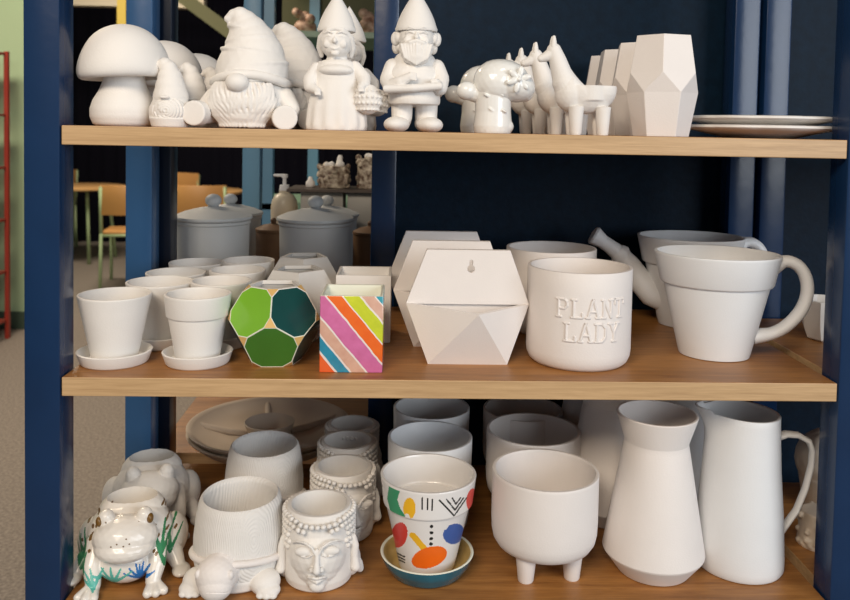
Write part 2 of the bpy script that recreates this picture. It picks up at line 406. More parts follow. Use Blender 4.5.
def lady_gnome():
    t = thing('lady_gnome_figurine', 'white lady gnome in pointed hat and long pleated dress carrying a basket', 'figurine', (.327, .055, T), group='lady gnomes')
    s = 1/775.0
    def P(u, v, y=0): return ((u-331)*s, y, (129-v)*s)
    d = MB()
    pr = [(0, 0), (.039, 0), (.0395, .006), (.037, .03), (.033, .05), (.030, .064), (.029, .08), (.024, .088), (0, .09)]
    d.lathe(dense(pr, .004), 96, rfun=lambda r, z, a: r*(.78 if False else 1)*(1 + (.035*math.sin(13*a)*max(0, 1-z/.066) if z < .066 and z > 0 else 0)))
    for v in d.bm.verts: v.co.y *= .72
    d.build('dress', CER, t, voxel=.0013, smooth_it=2)
    c = MB(); c.ell(P(331, 70, -.014), (.0225, .014, .008)); c.ell(P(331, 64, -.004), (.024, .016, .008))
    c.build('collar', CER, t, voxel=.0012)
    h = MB(); hc = P(330, 41, -.004); h.ell(hc, (.0215, .021, .0215)); h.ell((hc[0], hc[1]-.002, hc[2]-.008), (.018, .018, .014))
    face(h, (hc[0], hc[1], hc[2]-.0005), .0205, 1.05)
    h.chain([P(331, 58), P(331, 68)], [.014, .016])
    h.build('head', CER, t, voxel=.0008, smooth_it=2)
    hr = MB()
    for sx in (-1, 1): hr.chain([(hc[0], -.021, hc[2]+.015), (hc[0]+sx*.009, -.019, hc[2]+.013), (hc[0]+sx*.0185, -.009, hc[2]+.004), (hc[0]+sx*.021, -.002, hc[2]-.008), (hc[0]+sx*.019, .002, hc[2]-.018)], [.003, .004, .0048, .0045, .003])
    hr.build('hair', CER, t, voxel=.001)
    cone_hat(t, P(0, 31)[2], P(0, -9)[2], .0238, hc[0])
    for (pts, hand) in (([P(311, 68, -.003), P(305, 80, -.008), P(306, 87, -.016)], P(314, 91, -.026)), ([P(349, 66, -.003), P(358, 77, -.01), P(359, 83, -.018)], P(356, 87, -.027))):
        a = MB(); a.chain(pts, [.0085, .0092, .008]); a.chain([pts[-1], hand], [.0075, .0048]); 
        for k in range(4): a.chain([(hand[0]-.003+.002*k, hand[1]-.002, hand[2]), (hand[0]-.002+.002*k, hand[1]-.004, hand[2]-.005)], .0013, sub=1, seg=6)
        a.build('arm', CER, t, voxel=.001)
    k = MB(); bc = P(363, 98, -.016); k.ell(bc, (.0175, .014, .0195)); 
    for r_ in range(4):
        for i in range(9):
            a = -PI*.95+i*PI*.9/8; zz = -.013+r_*.008; rr = math.sqrt(1-(zz/.0205)**2)
            k.ell((bc[0]+.0172*rr*math.cos(a), bc[1]+.0138*rr*math.sin(a), bc[2]+zz), .0024, sub=1)
    k.build('basket', CER, t, voxel=.0009, smooth_it=1)
    return t
lg = lady_gnome()
dup(lg, 'rear lady gnome, a sliver of hat and shoulder showing behind the front lady', (.335, .175, T))
# ---------- man gnome
def man_gnome():
    t = thing('bearded_gnome_figurine', 'white bearded gnome standing with pointed hat, tunic and folded arms', 'figurine', (.427, .055, T), group='standing bearded gnomes')
    s = 1/775.0
    def P(u, v, y=0): return ((u-414)*s, y, (131-v)*s)
    b = MB(); b.ell(P(413, 78, .002), (.037, .029, .026)).ell(P(413, 90, 0), (.034, .029, .018)).ell(P(414, 62, .004), (.028, .023, .018))
    b.chain([P(414, 50, 0), P(414, 60, 0)], [.015, .018])
    b.lathe([(0, P(0, 104)[2]), (.033, P(0, 104)[2]), (.034, P(0, 100)[2]), (.033, P(0, 90)[2]), (0, P(0, 86)[2])], 48)
    b.build('tunic', CER, t, voxel=.0014)
    l = MB()
    for u in (402, 427): l.chain([P(u, 102, 0), P(u, 118, 0)], [.0145, .0135])
    l.build('trousers', CER, t, voxel=.0013)
    for u, sx in ((397, -1), (430, 1)):
        k = MB(); c = P(u, 121, -.012); k.ell((c[0], c[1], .009), (.0165, .022, .0105), (0, 0, sx*.25)); k.ell((c[0]-sx*.004, .003, .012), (.014, .014, .012))
        k.build('shoe', CER, t, voxel=.0012, cut=[MB().box((-.2, -.2, -.1), (.2, .2, 0))])
    h = MB(); hc = P(415, 38, -.002); h.ell(hc, (.0225, .0215, .0225)); face(h, (hc[0], hc[1]-.001, hc[2]), .0215, 1.15, smile=False)
    for sx in (-1, 1): h.ell((hc[0]+sx*.0265, .002, hc[2]-.0005), (.0062, .006, .0095)); h.ell((hc[0]+sx*.0235, -.001, hc[2]+.001), (.005, .006, .008))
    h.build('head', CER, t, voxel=.0008, smooth_it=2)
    d = MB(); d.ell((hc[0], -.0185, hc[2]-.017), (.0215, .010, .0125)); d.ell((hc[0], -.020, hc[2]-.025), (.0175, .010, .0115))
    for k in range(11):
        x = -.019+k*.0038; pts = []
        for j in range(5):
            u = j/4; pts.append((hc[0]+x*(1-.25*u), -.0285+.25*abs(x)*(1-u)+.001*u, hc[2]-.010-u*(.026-abs(x)*.45)))
        d.chain(pts, [.0018, .0022, .0022, .0019, .0013], sub=1, seg=6)
    for sx in (-1, 1): d.chain([(hc[0], -.027, hc[2]-.0055), (hc[0]+sx*.008, -.0255, hc[2]-.008), (hc[0]+sx*.016, -.018, hc[2]-.0105), (hc[0]+sx*.0205, -.011, hc[2]-.009)], [.0028, .0034, .003, .0018])
    d.build('beard', CER, t, voxel=.0009, smooth_it=1)
    cone_hat(t, P(0, 31)[2], P(0, -12)[2], .0262, hc[0])
    for (pts, hand, sx) in (([P(392, 66, 0), P(388, 80, -.008), P(391, 87, -.02), P(400, 83, -.03)], P(410, 77, -.034), 1), ([P(436, 66, 0), P(440, 78, -.008), P(439, 88, -.02)], P(435, 83, -.031), -1)):
        a = MB(); a.chain(pts, [.0105, .0112, .0095, .008][:len(pts)]); a.chain([pts[-1], hand], [.0075, .0055])
        for k in range(4): a.chain([(hand[0], hand[1]-.0035, hand[2]+.004-.0027*k), (hand[0]+sx*.0065, hand[1]-.0035, hand[2]+.003-.0027*k)], .0015, sub=1, seg=6)
        a.build('arm', CER, t, voxel=.001, smooth_it=1)
    k = MB(); k.tube([P(384, 90, -.031), P(412, 89, -.038), P(440, 86, -.033)], .0062, seg=10, flat=.9); k.build('sack', CER, t, voxel=.0011)
    return t
mg = man_gnome()
dup(mg, 'rear bearded gnome, only an ear and shoulder showing behind the front one', (.427, .165, T))
# ---------- lumpy flower mushroom cluster
def flower_blob():
    t = thing('mushroom_cluster_figurine', 'white mushroom cluster with raised daisy on its leaning cap, front of the two', 'figurine', (.533, .06, T), group='daisy mushroom clusters')
    s = 1/768.0
    def P(u, v, y=0): return ((u-495)*s, y, (133-v)*s)
    b = MB(); b.chain([P(493, 126), P(493, 112), P(493, 96), P(494, 82)], [.0255, .0235, .0235, .0265], sub=3, seg=32)
    b.ell(P(484, 126, -.004), (.013, .014, .011)).ell(P(503, 126, -.004), (.014, .014, .011))
    for u, v in ((484, 96), (499, 95), (489, 110), (502, 111)): b.ell(P(u, v, -.0215), (.0045, .0035, .0016), (0, .5, 0), sub=2)
    b.build('stem', GLZ, t, voxel=.0011, cut=[MB().box((-.2, -.2, -.1), (.2, .2, 0))])
    c = MB(); c.ell(P(496, 82, 0), (.031, .030, .0300)).ell(P(512, 84, -.002), (.030, .029, .0225), (0, .35, 0)).ell(P(504, 73, 0), (.031, .028, .018), (0, .2, 0)).ell(P(524, 92, 0), (.012, .016, .012))
    c.build('cap', GLZ, t, voxel=.0012)
    l = MB(); l.ell(P(466, 91, -.002), (.0135, .014, .0125)); l.chain([P(468, 91, .0), P(480, 95, 0)], [.012, .012]); l.build('small_cap', GLZ, t, voxel=.0012)
    f = MB(); fc = P(515, 80, -.0315)
    for i in range(6):
        a = i*PI/3+.3; f.ell((fc[0]+.0095*math.cos(a), fc[1]+.002+.003*math.cos(a), fc[2]+.0095*math.sin(a)), (.0082, .0024, .0042), (0, -a, 0), sub=2)
    f.ell((fc[0], fc[1], fc[2]), (.0035, .004, .0035)); f.build('flower', GLZ, t, voxel=.0007, smooth_it=1)
    return t
fb = flower_blob()
dup(fb, 'rear mushroom cluster, shaded lobe showing left of the daisy one', (.523, .165, T), 0)
# ---------- llama
def llama():
    t = thing('llama_planter', 'white ceramic llama planter facing left, nearest of the four', 'planter', (.648, .045, T), group='white llama planters')
    s = 1/778.0
    def P(u, v, y=0): return ((u-588)*s, y, (134-v)*s)
    b = MB(); b.ell(P(590, 90), (.036, .024, .030)).ell(P(602, 88), (.022, .022, .026)).ell(P(574, 92), (.022, .021, .026))
    b.cone(P(592, 100), P(592, 78), .024, .026, 32)
    b.build('body', CER, t, voxel=.0012, cut=[MB().box((P(573, 0)[0], -.1, P(0, 85)[2]), (.1, .1, .2)), MB().ell(P(597, 84), (.0235, .0195, .024))], angle=.9)
    k = MB(); k.chain([P(574, 94), P(567, 82), P(563, 72), P(559, 60), P(555, 50)], [.0205, .0165, .0132, .0112, .0095], sub=3, seg=24)
    k.chain([P(552, 54), P(546, 57), P(542, 58.5)], [.0082, .0062, .0048]); k.build('neck_and_head', CER, t, voxel=.001, angle=1.2)
    for sy in (-1, 1):
        e = MB(); e.chain([P(554, 47, sy*.0045), P(554, 42, sy*.005), P(554, 37, sy*.005)], [.0045, .0036, .0022]); e.build('ear', CER, t, voxel=.0007)
    for u in (577, 604):
        for sy in (-1, 1):
            l = MB(); l.lathe([(0, 0), (.0068, 0), (.0075, .002), (.0088, .02), (.010, P(0, 106)[2]), (0, P(0, 104)[2])], 24, c=(P(u, 0)[0], sy*.0115, 0)); l.build('leg', CER, t, angle=.8)
    return t
lm = llama()
dup(lm, 'second llama planter from the front, ears and snout left of the nearest head', (.638, .125, T))
dup(lm, 'third llama planter from the front', (.630, .205, T))
dup(lm, 'rearmost llama planter, darkest snout at the left of the row', (.622, .285, T))
# ---------- faceted vase
def faceted_vase():
    t = thing('faceted_vase', 'tall white faceted vase with zigzag waist on top shelf, front one', 'vase', (.753, .062, T), group='white faceted vases')
    n = 6; Rt, zt, Rb, zl, zh, H = .0385, .1305, .0355, .057, .082, .1305
    c = math.cos(PI/n)
    best = None
    for i in range(2000):
        Rh = .03+i*.00003
        Rl = (Rt*c + (Rh-Rt)*c*(zt-zl)/(zt-zh))
        res = Rb*c + (Rl-Rb)*c*zh/zl - Rh
        if best is None or abs(res) < best[0]: best = (abs(res), Rh, Rl)
    Rh, Rl = .0468, .0455
    k = .0485/max(Rh, Rl) if False else 1
    def build(off, z0, zt_):
        v = []; 
        for i in range(n): a = 2*PI*i/n; v.append(((Rt-off)*math.cos(a), (Rt-off)*math.sin(a), zt_))
        for i in range(n): a = 2*PI*i/n; v.append(((Rh-off)*math.cos(a), (Rh-off)*math.sin(a), zh))
        for i in range(n): a = 2*PI*(i+.5)/n; v.append(((Rl-off)*math.cos(a), (Rl-off)*math.sin(a), zl))
        for i in range(n): a = 2*PI*(i+.5)/n; v.append(((Rb-off)*math.cos(a), (Rb-off)*math.sin(a), z0))
        f = []
        for i in range(n):
            j = (i+1) % n; p = (i-1) % n
            f.append((i, j, n+j, 2*n+i, n+i)); f.append((n+i, 2*n+i, 3*n+i, 3*n+p, 2*n+p))
        return v, f
    v, f = build(0, 0, zt); v2, f2 = build(.004, .006, zt)
    m_ = MB(); N = len(v)
    faces = f + [tuple(N+q for q in x[::-1]) for x in f2]
    faces += [tuple(3*n+i for i in range(n)), tuple(N+3*n+i for i in range(n-1, -1, -1))]
    for i in range(n): j = (i+1) % n; faces.append((i, N+i, N+j, j))
    m_.poly(v+v2, faces); o = m_.build('vase_body', CERP, t, sm=False, bevel=.0006)
    o.rotation_euler = (0, 0, math.radians(13))
    return t
fv = faceted_vase()
dup(fv, 'second faceted vase from the front, mostly behind the first', (.755, .155, T), .1)
dup(fv, 'third faceted vase from the front, narrow shaded strip', (.755, .255, T), .2)
dup(fv, 'rearmost faceted vase, slimmest strip at the left of the row', (.760, .355, T), .1)
# ---------- scalloped plates
def scal(label, z, x=.912):
    def rf(r, zz, a): return r*(1+(.040*abs(math.sin(5*a+.4))-.022)*(max(0, r-.05)/.05))
    p = [(0, 0), (.045, 0), (.05, .001), (.085, .0095), (.0965, .0118), (.0990, .0140), (.0985, .0165), (.0955, .0175), (.084, .0145), (.05, .006), (0, .0055)]
    o = MB().lathe(p, 120, rfun=rf).build('scalloped_plate', CER, None, angle=1.0)
    o.location = (x, .125, z); return tag(o, label, 'plate', 'scalloped plates stacked on the top shelf')
scal('lower of the two stacked white scalloped plates at the right of top shelf', T)
scal('upper of the two stacked white scalloped plates at the right of top shelf', T+.0125)

# ================================================================== MIDDLE SHELF
def saucer_in(t, R, m, h=.0165, lip=.004):
    p = [(0, 0), (R*.86, 0), (R*.9, .002), (R*.985, h-.003), (R, h-.001), (R-.002, h), (R-lip, h-.002), (R*.82, .005), (0, .005)]
    return MB().lathe(p, 72).build('saucer', m, t, angle=.9)
def taper_pot():
    t = thing('tapered_pot', 'smooth tapered white pot on its saucer, front left of the middle shelf', 'flowerpot', (.040, .070, M_), group='smooth tapered pots')
    saucer_in(t, .0475, CER)
    MB().lathe([(r, z+.0055) for r, z in pot_prof([(.027, 0), (.029, .001), (.0305, .008), (.0463, .082), (.0465, .0845)], .0035)], 80).build('pot', CER, t, angle=.8)
    return t
tp = taper_pot()
dup(tp, 'second smooth tapered pot from the front, left column of middle shelf', (.072, .160, M_))
dup(tp, 'third smooth tapered pot from the front, left column of middle shelf', (.070, .250, M_), scale=.97)
dup(tp, 'rearmost smooth tapered pot of the left column, middle shelf', (.078, .345, M_), scale=.97)
def rim_pot():
    t = thing('banded_rim_pot', 'white pot with banded rim on its saucer, left of the green pot', 'flowerpot', (.148, .070, M_), group='banded rim pots')
    saucer_in(t, .0455, CER)
    MB().lathe([(r, z+.0055) for r, z in pot_prof([(.026, 0), (.028, .001), (.029, .006), (.0375, .054), (.0378, .0565), (.0398, .0575), (.0405, .059), (.0428, .084), (.043, .0865)], .0038)], 80).build('pot', CER, t, angle=.7)
    return t
rp = rim_pot()
dup(rp, 'second banded rim pot from the front', (.158, .162, M_))
dup(rp, 'third banded rim pot from the front', (.163, .253, M_))
dup(rp, 'rearmost banded rim pot, before the left grey canister', (.162, .345, M_))
# ---------- dodecahedron pots
LG = mat('light_green_glaze', (.20, .47, .03), .25, vary=.10, coat=.3); MG = mat('mid_green_glaze', (.05, .19, .025), .25, vary=.15, coat=.3)
DG = mat('dark_teal_glaze', (.004, .055, .05), .22, vary=.2, coat=.3); TAN = mat('tan_glaze', (.72, .46, .17), .35)
WLINE = mat('white_line_glaze', (.78, .80, .68), .4)
def dodeca(label, loc, painted, rz=0, R=.0645):
    t = thing('geometric_planter', label, 'planter', loc, rz, 'dodecahedral planters')
    ph = (1+5**.5)/2
    bm = bmesh.new(); vs = []
    for a_ in (-1, 1):
        for b_ in (-1, 1):
            for c_ in (-1, 1): vs.append((a_, b_, c_))
            vs += [(0, a_/ph, b_*ph), (a_/ph, b_*ph, 0), (a_*ph, 0, b_/ph)]
    for v in vs: bm.verts.new(Vector(v)*R/math.sqrt(3))
    bmesh.ops.convex_hull(bm, input=bm.verts[:])
    bmesh.ops.dissolve_limit(bm, angle_limit=.05, verts=bm.verts[:], edges=bm.edges[:])
    # stand on a face
    bm.faces.ensure_lookup_table(); bm.normal_update()
    f = bm.faces[0]; q = f.normal.rotation_difference(Vector((0, 0, -1)))
    bmesh.ops.rotate(bm, verts=bm.verts[:], cent=(0, 0, 0), matrix=q.to_matrix())
    bm.normal_update()
    low = [g for g in bm.faces if -.8 < g.normal.z < -.2]
    ang = math.atan2(low[0].normal.y, low[0].normal.x)
    bmesh.ops.rotate(bm, verts=bm.verts[:], cent=(0, 0, 0), matrix=Matrix.Rotation(-PI/2-ang, 3, 'Z'))
    z0 = min(v.co.z for v in bm.verts)
    for v in bm.verts: v.co.z -= z0
    H = max(v.co.z for v in bm.verts)
    inner = bm.copy()
    if painted:
        bmesh.ops.bevel(bm, geom=bm.verts[:], offset=R*.145, offset_type='OFFSET', segments=1, affect='VERTICES', profile=.5)
        bm.normal_update()
        big = [g for g in bm.faces if g.calc_area() > R*R*.2]
        big_i = big[:]
        r = bmesh.ops.inset_individual(bm, faces=big_i, thickness=.0011, depth=0)
        for g in bm.faces: g.material_index = 3
        for g in r['faces']: g.material_index = 4
        small = [g for g in bm.faces if len(g.verts) == 3]
        bm.normal_update()
        for g in big_i:
            a = math.atan2(g.normal.x, -g.normal.y)
            if g.normal.z > .9: g.material_index = 5
            elif g.normal.z > .2: g.material_index = 0 if a < 0 else 2
            elif g.normal.z > -.9: g.material_index = 1 if abs(a) < .3 else 2
    me = bpy.data.meshes.new('planter_body'); bm.to_mesh(me); bm.free()
    o = link_mesh('planter_body', me)
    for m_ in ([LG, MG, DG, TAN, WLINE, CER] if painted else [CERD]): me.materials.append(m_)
    # hollow: scaled copy, opened through the top face
    for v in inner.verts: v.co = Vector((v.co.x*.9, v.co.y*.9, H/2+(v.co.z-H/2)*.9))
    cm = bpy.data.meshes.new('cut'); inner.to_mesh(cm); inner.free(); co = link_mesh('cut', cm)
    r_top = R*.5257*1.15*.86
    pr = MB().cone((0, 0, H-.02), (0, 0, H+.02), r_top, r_top, 5)
    c2m = bpy.data.meshes.new('cut2'); 
    for v in pr.bm.verts: pass
    topv = [v.co for v in o.data.vertices if v.co.z > H-1e-4]
    a0 = math.atan2(topv[0].y, topv[0].x) if not painted else PI/2
    a0 = PI/2
    for v in pr.bm.verts: v.co = v.co
    # align pentagon to the top face corners (top face corner sits towards +Y or -Y)
    vv = max(pr.bm.verts, key=lambda v: -v.co.y); 
    pr.bm.verts.ensure_lookup_table()
    cur = math.atan2(pr.bm.verts[0].co.y, pr.bm.verts[0].co.x)
    want = math.atan2(max(topv, key=lambda c: abs(c.y)).y, max(topv, key=lambda c: abs(c.y)).x)
    want = PI/2 if max(topv, key=lambda c: abs(c.y)).y > 0 else -PI/2
    bmesh.ops.rotate(pr.bm, verts=pr.bm.verts[:], cent=(0, 0, 0), matrix=Matrix.Rotation(want-cur, 3, 'Z'))
    bmesh.ops.recalc_face_normals(pr.bm, faces=pr.bm.faces[:]); pr.bm.to_mesh(c2m); pr.bm.free(); co2 = link_mesh('cut2', c2m)
    for cc in (co, co2):
        md = o.modifiers.new('b', 'BOOLEAN'); md.operation = 'DIFFERENCE'; md.solver = 'EXACT'; md.object = cc
        if not painted: pass
    mats = list(o.data.materials); apply_mods(o)
    if not len(o.data.materials):
        for m_ in mats: o.data.materials.append(m_)
    for cc in (co, co2): d = cc.data; bpy.data.objects.remove(cc); bpy.data.meshes.remove(d)
    if painted:
        for p in o.data.polygons:
            c = p.center
            # interior faces are bare ceramic
            n_ = p.normal
            if (c - Vector((0, 0, H/2))).dot(n_) < 0 or (c.z > H-.006 and n_.z < .7): p.material_index = 5
    o.parent = t
    return t
dodeca('glossy green faceted planter with tan corners, beside the striped pot', (.247, .082, M_), True, math.radians(3))
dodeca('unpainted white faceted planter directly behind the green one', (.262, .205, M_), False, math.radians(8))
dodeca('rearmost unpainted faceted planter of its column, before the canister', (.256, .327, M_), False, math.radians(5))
# ---------- striped square vase
m, nt, b = newmat('diagonal_stripes'); STR = m
tc = nt.nodes.new('ShaderNodeTexCoord'); sx = nt.nodes.new('ShaderNodeSeparateXYZ'); nt.links.new(tc.outputs['Object'], sx.inputs[0])
# crop units: a = 450..705 over the width, b = 180..493 down the face; t = (b-180) - 1.2*(a-450)
ma = nt.nodes.new('ShaderNodeMath'); ma.operation = 'MULTIPLY_ADD'; ma.inputs[1].default_value = -1.2*3150; ma.inputs[2].default_value = -1.2*127
nt.links.new(sx.outputs[0], ma.inputs[0])
mb_ = nt.nodes.new('ShaderNodeMath'); mb_.operation = 'MULTIPLY_ADD'; mb_.inputs[1].default_value = -3160
nt.links.new(sx.outputs[2], mb_.inputs[0]); nt.links.new(ma.outputs[0], mb_.inputs[2])
mn = nt.nodes.new('ShaderNodeTexNoise'); mn.inputs['Scale'].default_value = 60; nt.links.new(tc.outputs['Object'], mn.inputs[0])
mm = nt.nodes.new('ShaderNodeMath'); mm.operation = 'MULTIPLY_ADD'; mm.inputs[1].default_value = 14; nt.links.new(mn.outputs['Fac'], mm.inputs[0]); nt.links.new(mb_.outputs[0], mm.inputs[2])
mr = nt.nodes.new('ShaderNodeMapRange'); mr.inputs[1].default_value = -340+313; mr.inputs[2].default_value = 340+313
H_ = .099
# t = 2900*(H - z) + ...  -> constant folded into the range
off = 3160*H_
mr.inputs[1].default_value = -340-off; mr.inputs[2].default_value = 340-off
nt.links.new(mm.outputs[0], mr.inputs[0])
cr = nt.nodes.new('ShaderNodeValToRGB'); cr.color_ramp.interpolation = 'CONSTANT'; nt.links.new(mr.outputs[0], cr.inputs[0])
W_ = (.80, .74, .70); bands = [(-340, (.03, .30, .38)), (-262, W_), (-254, (.66, .40, .30)), (-192, W_), (-182, (.55, .62, .03)), (-106, W_), (-96, (.82, .15, .02)), (-26, W_), (-14, (.62, .16, .36)), (84, W_), (94, (.66, .40, .30)), (158, W_), (168, (.03, .27, .42)), (228, W_), (240, (.82, .13, .03))]
el = cr.color_ramp.elements
for i, (p, c) in enumerate(bands):
    q = (p+340)/680
    e = el[0] if i == 0 else (el[1] if i == 1 else el.new(q)); e.position = q; e.color = (*c, 1)
n2 = nt.nodes.new('ShaderNodeTexNoise'); n2.inputs['Scale'].default_value = 90; n2.inputs['Detail'].default_value = 6; nt.links.new(tc.outputs['Object'], n2.inputs[0])
mx = nt.nodes.new('ShaderNodeMixRGB'); mx.blend_type = 'OVERLAY'; mx.inputs[0].default_value = .25; nt.links.new(cr.outputs[0], mx.inputs[1]); nt.links.new(n2.outputs['Fac'], mx.inputs[2])
nt.links.new(mx.outputs[0], b.inputs['Base Color']); b.inputs['Roughness'].default_value = .25; b.inputs['Coat Weight'].default_value = .3
def sq_vase(label, loc, m_, rz=0):
    t = thing('square_vase', label, 'vase', loc, rz, 'square vases')
    o = MB().box((-.0402, -.0402, 0), (.0402, .0402, H_)).build('vase_body', m_, t, cut=[MB().box((-.036, -.036, .006), (.036, .036, .2))], bevel=.0016, angle=.7,
        post=(lambda me: [setattr(p, 'material_index', 1) for p in me.polygons if (p.normal.z > .6 or (abs(p.center.x) < .0375 and abs(p.center.y) < .0375))]) if isinstance(m_, list) else None)
    return t
sq_vase('square vase painted with orange, pink, yellow and teal diagonal stripes', (.352, .068, M_), [STR, WLINE], math.radians(0))
sq_vase('unpainted square white vase, behind and right of the striped one', (.360, .215, M_), CER)
# ---------- hex wall pocket
def wall_pocket():
    t = thing('hexagon_wall_planter', 'white hexagon wall planter with keyhole and faceted pocket, front one', 'wall planter', (.505, .088, M_), group='hexagon wall planters')
    w, H, zm = .0835, .151, .078; tw = .0565
    hexp = [(-w, zm), (-.053, 0), (.053, 0), (w, zm), (tw, H), (-tw, H)]
    MB().prism(hexp, 0, .009).build('back_plate', CERP, t, sm=False, cut=[MB().prism([(.0035+.0050*math.sin(a), .125+.0050*math.cos(a)) for a in [.45+(2*PI-.9)*i/18 for i in range(19)]]+[(.0012, .136), (.0035, .1375), (.0058, .136)], -.02, .03), MB().prism([(-w+.006, zm-.001), (-.049, .006), (.049, .006), (w-.006, zm-.001)], -.02, .0055)], bevel=.0009)
    f = MB()
    L, R, A = (-w, 0, zm), (w, 0, zm), (.010, -.055, zm-.003)
    BL, BR = (-.053, -.018, 0), (.053, -.018, 0); CL, CR = (-.053, 0, 0), (.053, 0, 0)
    f.poly([L, A, R, BL, BR, CL, CR], [(0, 3, 1), (1, 3, 4), (1, 4, 2), (0, 5, 3), (2, 4, 6), (3, 5, 6, 4)])
    f.build('pocket', CERP, t, sm=False, solid=.0045)
    return t
wp = wall_pocket()
dup(wp, 'second hexagon wall planter, sitting behind the front one', (.487, .175, M_))
dup(wp, 'rearmost hexagon wall planter, greyer and peeking out at top', (.478, .285, M_))
# ---------- PLANT LADY pot
def plant_lady():
    t = thing('lettered_pot', 'white cylinder pot embossed PLANT LADY', 'flowerpot', (.657, .100, M_), group='lettered cylinder pots')
    R, H = .0695, .128
    MB().lathe(pot_prof([(.056, 0), (.061, .001), (.0655, .005), (.0685, .012), (R, .02), (R, .05), (R, .1), (R, H)], .0048, .008), 112).build('pot', CERP, t, angle=.8)
    def seg(x0, z0, x1, z1, w_=.0034): return ('l', x0, z0, x1, z1, w_)
    G = {  # strokes in a 1 x 1 cell, slab serifs included
     'P': [(.2, 0, .2, 1), (.05, 0, .4, 0), (.05, 1, .65, 1), (.65, 1, .85, .85), (.85, .85, .85, .62), (.85, .62, .65, .47), (.65, .47, .2, .47)],
     'L': [(.2, 0, .2, 1), (.05, 1, .4, 1), (.05, 0, .85, 0), (.85, 0, .85, .25)],
     'A': [(.12, 0, .45, 1), (.45, 1, .55, 1), (.55, 1, .88, 0), (.26, .36, .74, .36), (0, 0, .26, 0), (.74, 0, 1, 0)],
     'N': [(.18, 0, .18, 1), (.18, 1, .8, 0), (.8, 0, .8, 1), (.02, 0, .34, 0), (.02, 1, .25, 1), (.64, 1, .98, 1)],
     'T': [(.5, 0, .5, 1), (.05, 1, .95, 1), (.05, 1, .05, .75), (.95, 1, .95, .75), (.32, 0, .68, 0)],
     'D': [(.2, 0, .2, 1), (.05, 1, .6, 1), (.05, 0, .6, 0), (.6, 1, .88, .75), (.88, .75, .88, .25), (.88, .25, .6, 0)],
     'Y': [(.5, 0, .5, .45), (.5, .45, .15, 1), (.5, .45, .85, 1), (0, 1, .3, 1), (.7, 1, 1, 1), (.32, 0, .68, 0)]}
    tx = MB()
    def word(wd, xc, zb, cw, ch, gap):
        tot = len(wd)*cw + (len(wd)-1)*gap; x = xc - tot/2
        for ch_ in wd:
            for (x0, z0, x1, z1) in G[ch_]:
                p = [(x+x0*cw, zb+z0*ch), (x+x1*cw, zb+z1*ch)]
                nseg = 4; pts = []
                for i in range(nseg+1):
                    u = i/nseg; X = p[0][0]+(p[1][0]-p[0][0])*u; Z = p[0][1]+(p[1][1]-p[0][1])*u
                    a = X/R; pts.append((R*math.sin(a), -R*math.cos(a), Z))
                tx.chain(pts, .0019, sub=1, seg=8)
            x += cw+gap
    word('PLANT', .003, .072, .0172, .0225, .0022); word('LADY', .004, .0415, .0172, .0225, .0022)
    tx.build('embossed_lettering', CERP, t, angle=1.0)
    return t
pl = plant_lady(); pl.scale = (1.02, 1.02, 1.02); pl.location.x += .002
r = dup(pl, 'second lettered cylinder pot, warm grey rim behind the front one', (.652, .275, M_))
# ---------- flowerpot mug + watering can
def oval(bm, k, z_from=0):
    for v in bm.verts: v.co.y *= k
def can(name, label, loc, rz, spout, group, m_):
    t = thing(name, label, 'mug' if not spout else 'watering can', loc, rz, group)
    prof = pot_prof([(.045, 0), (.048, .001), (.0495, .006), (.0715, .099), (.0718, .1015), (.076, .103), (.0775, .105), (.0855, .143), (.086, .1465)], .0045, .007)
    o_ = MB().lathe(prof, 112); oval(o_.bm, .88)
    o_.build('body', m_, t, angle=.7)
    pts = []
    for p in [(.074, .128), (.090, .138), (.106, .134), (.117, .120), (.121, .101), (.118, .081), (.109, .063), (.094, .046), (.076, .035), (.052, .030)]: pts.append((p[0], 0, p[1]))
    # smooth it
    q = []
    for i in range(len(pts)-1):
        for j in range(4):
            u = j/4; p0 = Vector(pts[max(i-1, 0)]); p1 = Vector(pts[i]); p2 = Vector(pts[i+1]); p3 = Vector(pts[min(i+2, len(pts)-1)])
            q.append(.5*((2*p1)+(-p0+p2)*u+(2*p0-5*p1+4*p2-p3)*u*u+(-p0+3*p1-3*p2+p3)*u**3))
    q.append(Vector(pts[-1]))
    n = len(q); rs = [.0118 + .004*max(0, 1-i/4) + .004*max(0, 1-(n-1-i)/4) for i in range(n)]
    MB().tube(q, rs, seg=20, flat=.72, up=(0, 1, 0)).build('handle', m_, t, angle=1.0)
    if spout:
        s_ = MB(); s_.tube([(-.030, 0, .040), (-.062, 0, .052), (-.084, 0, .074), (-.100, 0, .098), (-.116, 0, .114), (-.134, 0, .127), (-.148, 0, .136)], [.025, .0235, .0200, .0165, .0140, .0120, .0112], seg=28)
        s_.tube([(-.108, 0, .106), (-.114, 0, .1125), (-.120, 0, .118)], [.0145, .0178, .0140], seg=28)
        s_.tube([(-.143, 0, .133), (-.150, 0, .1375), (-.158, 0, .143), (-.1605, 0, .1445)], [.0115, .0135, .0160, .0135], seg=28)
        s_.build('spout', m_, t, angle=.8)
    return t
can('flowerpot_mug', 'large white flowerpot shaped mug with big loop handle, right of middle shelf', (.862, .132, M_), math.radians(-14), False, None, CERC)
can('watering_can', 'white watering can with long spout behind the flowerpot mug', (.890, .315, M_), math.radians(-4), True, None, CERC)
# cup on the neighbouring unit
o = MB().lathe(pot_prof([(.028, 0), (.033, .003), (.039, .02), (.041, .045), (.041, .062)], .004), 8).build('faceted_cup', CER, None, angle=.3)
o.location = (1.078, .225, M_); tag(o, 'small white faceted cup on the right neighbouring shelf, beyond the mug handle', 'cup')

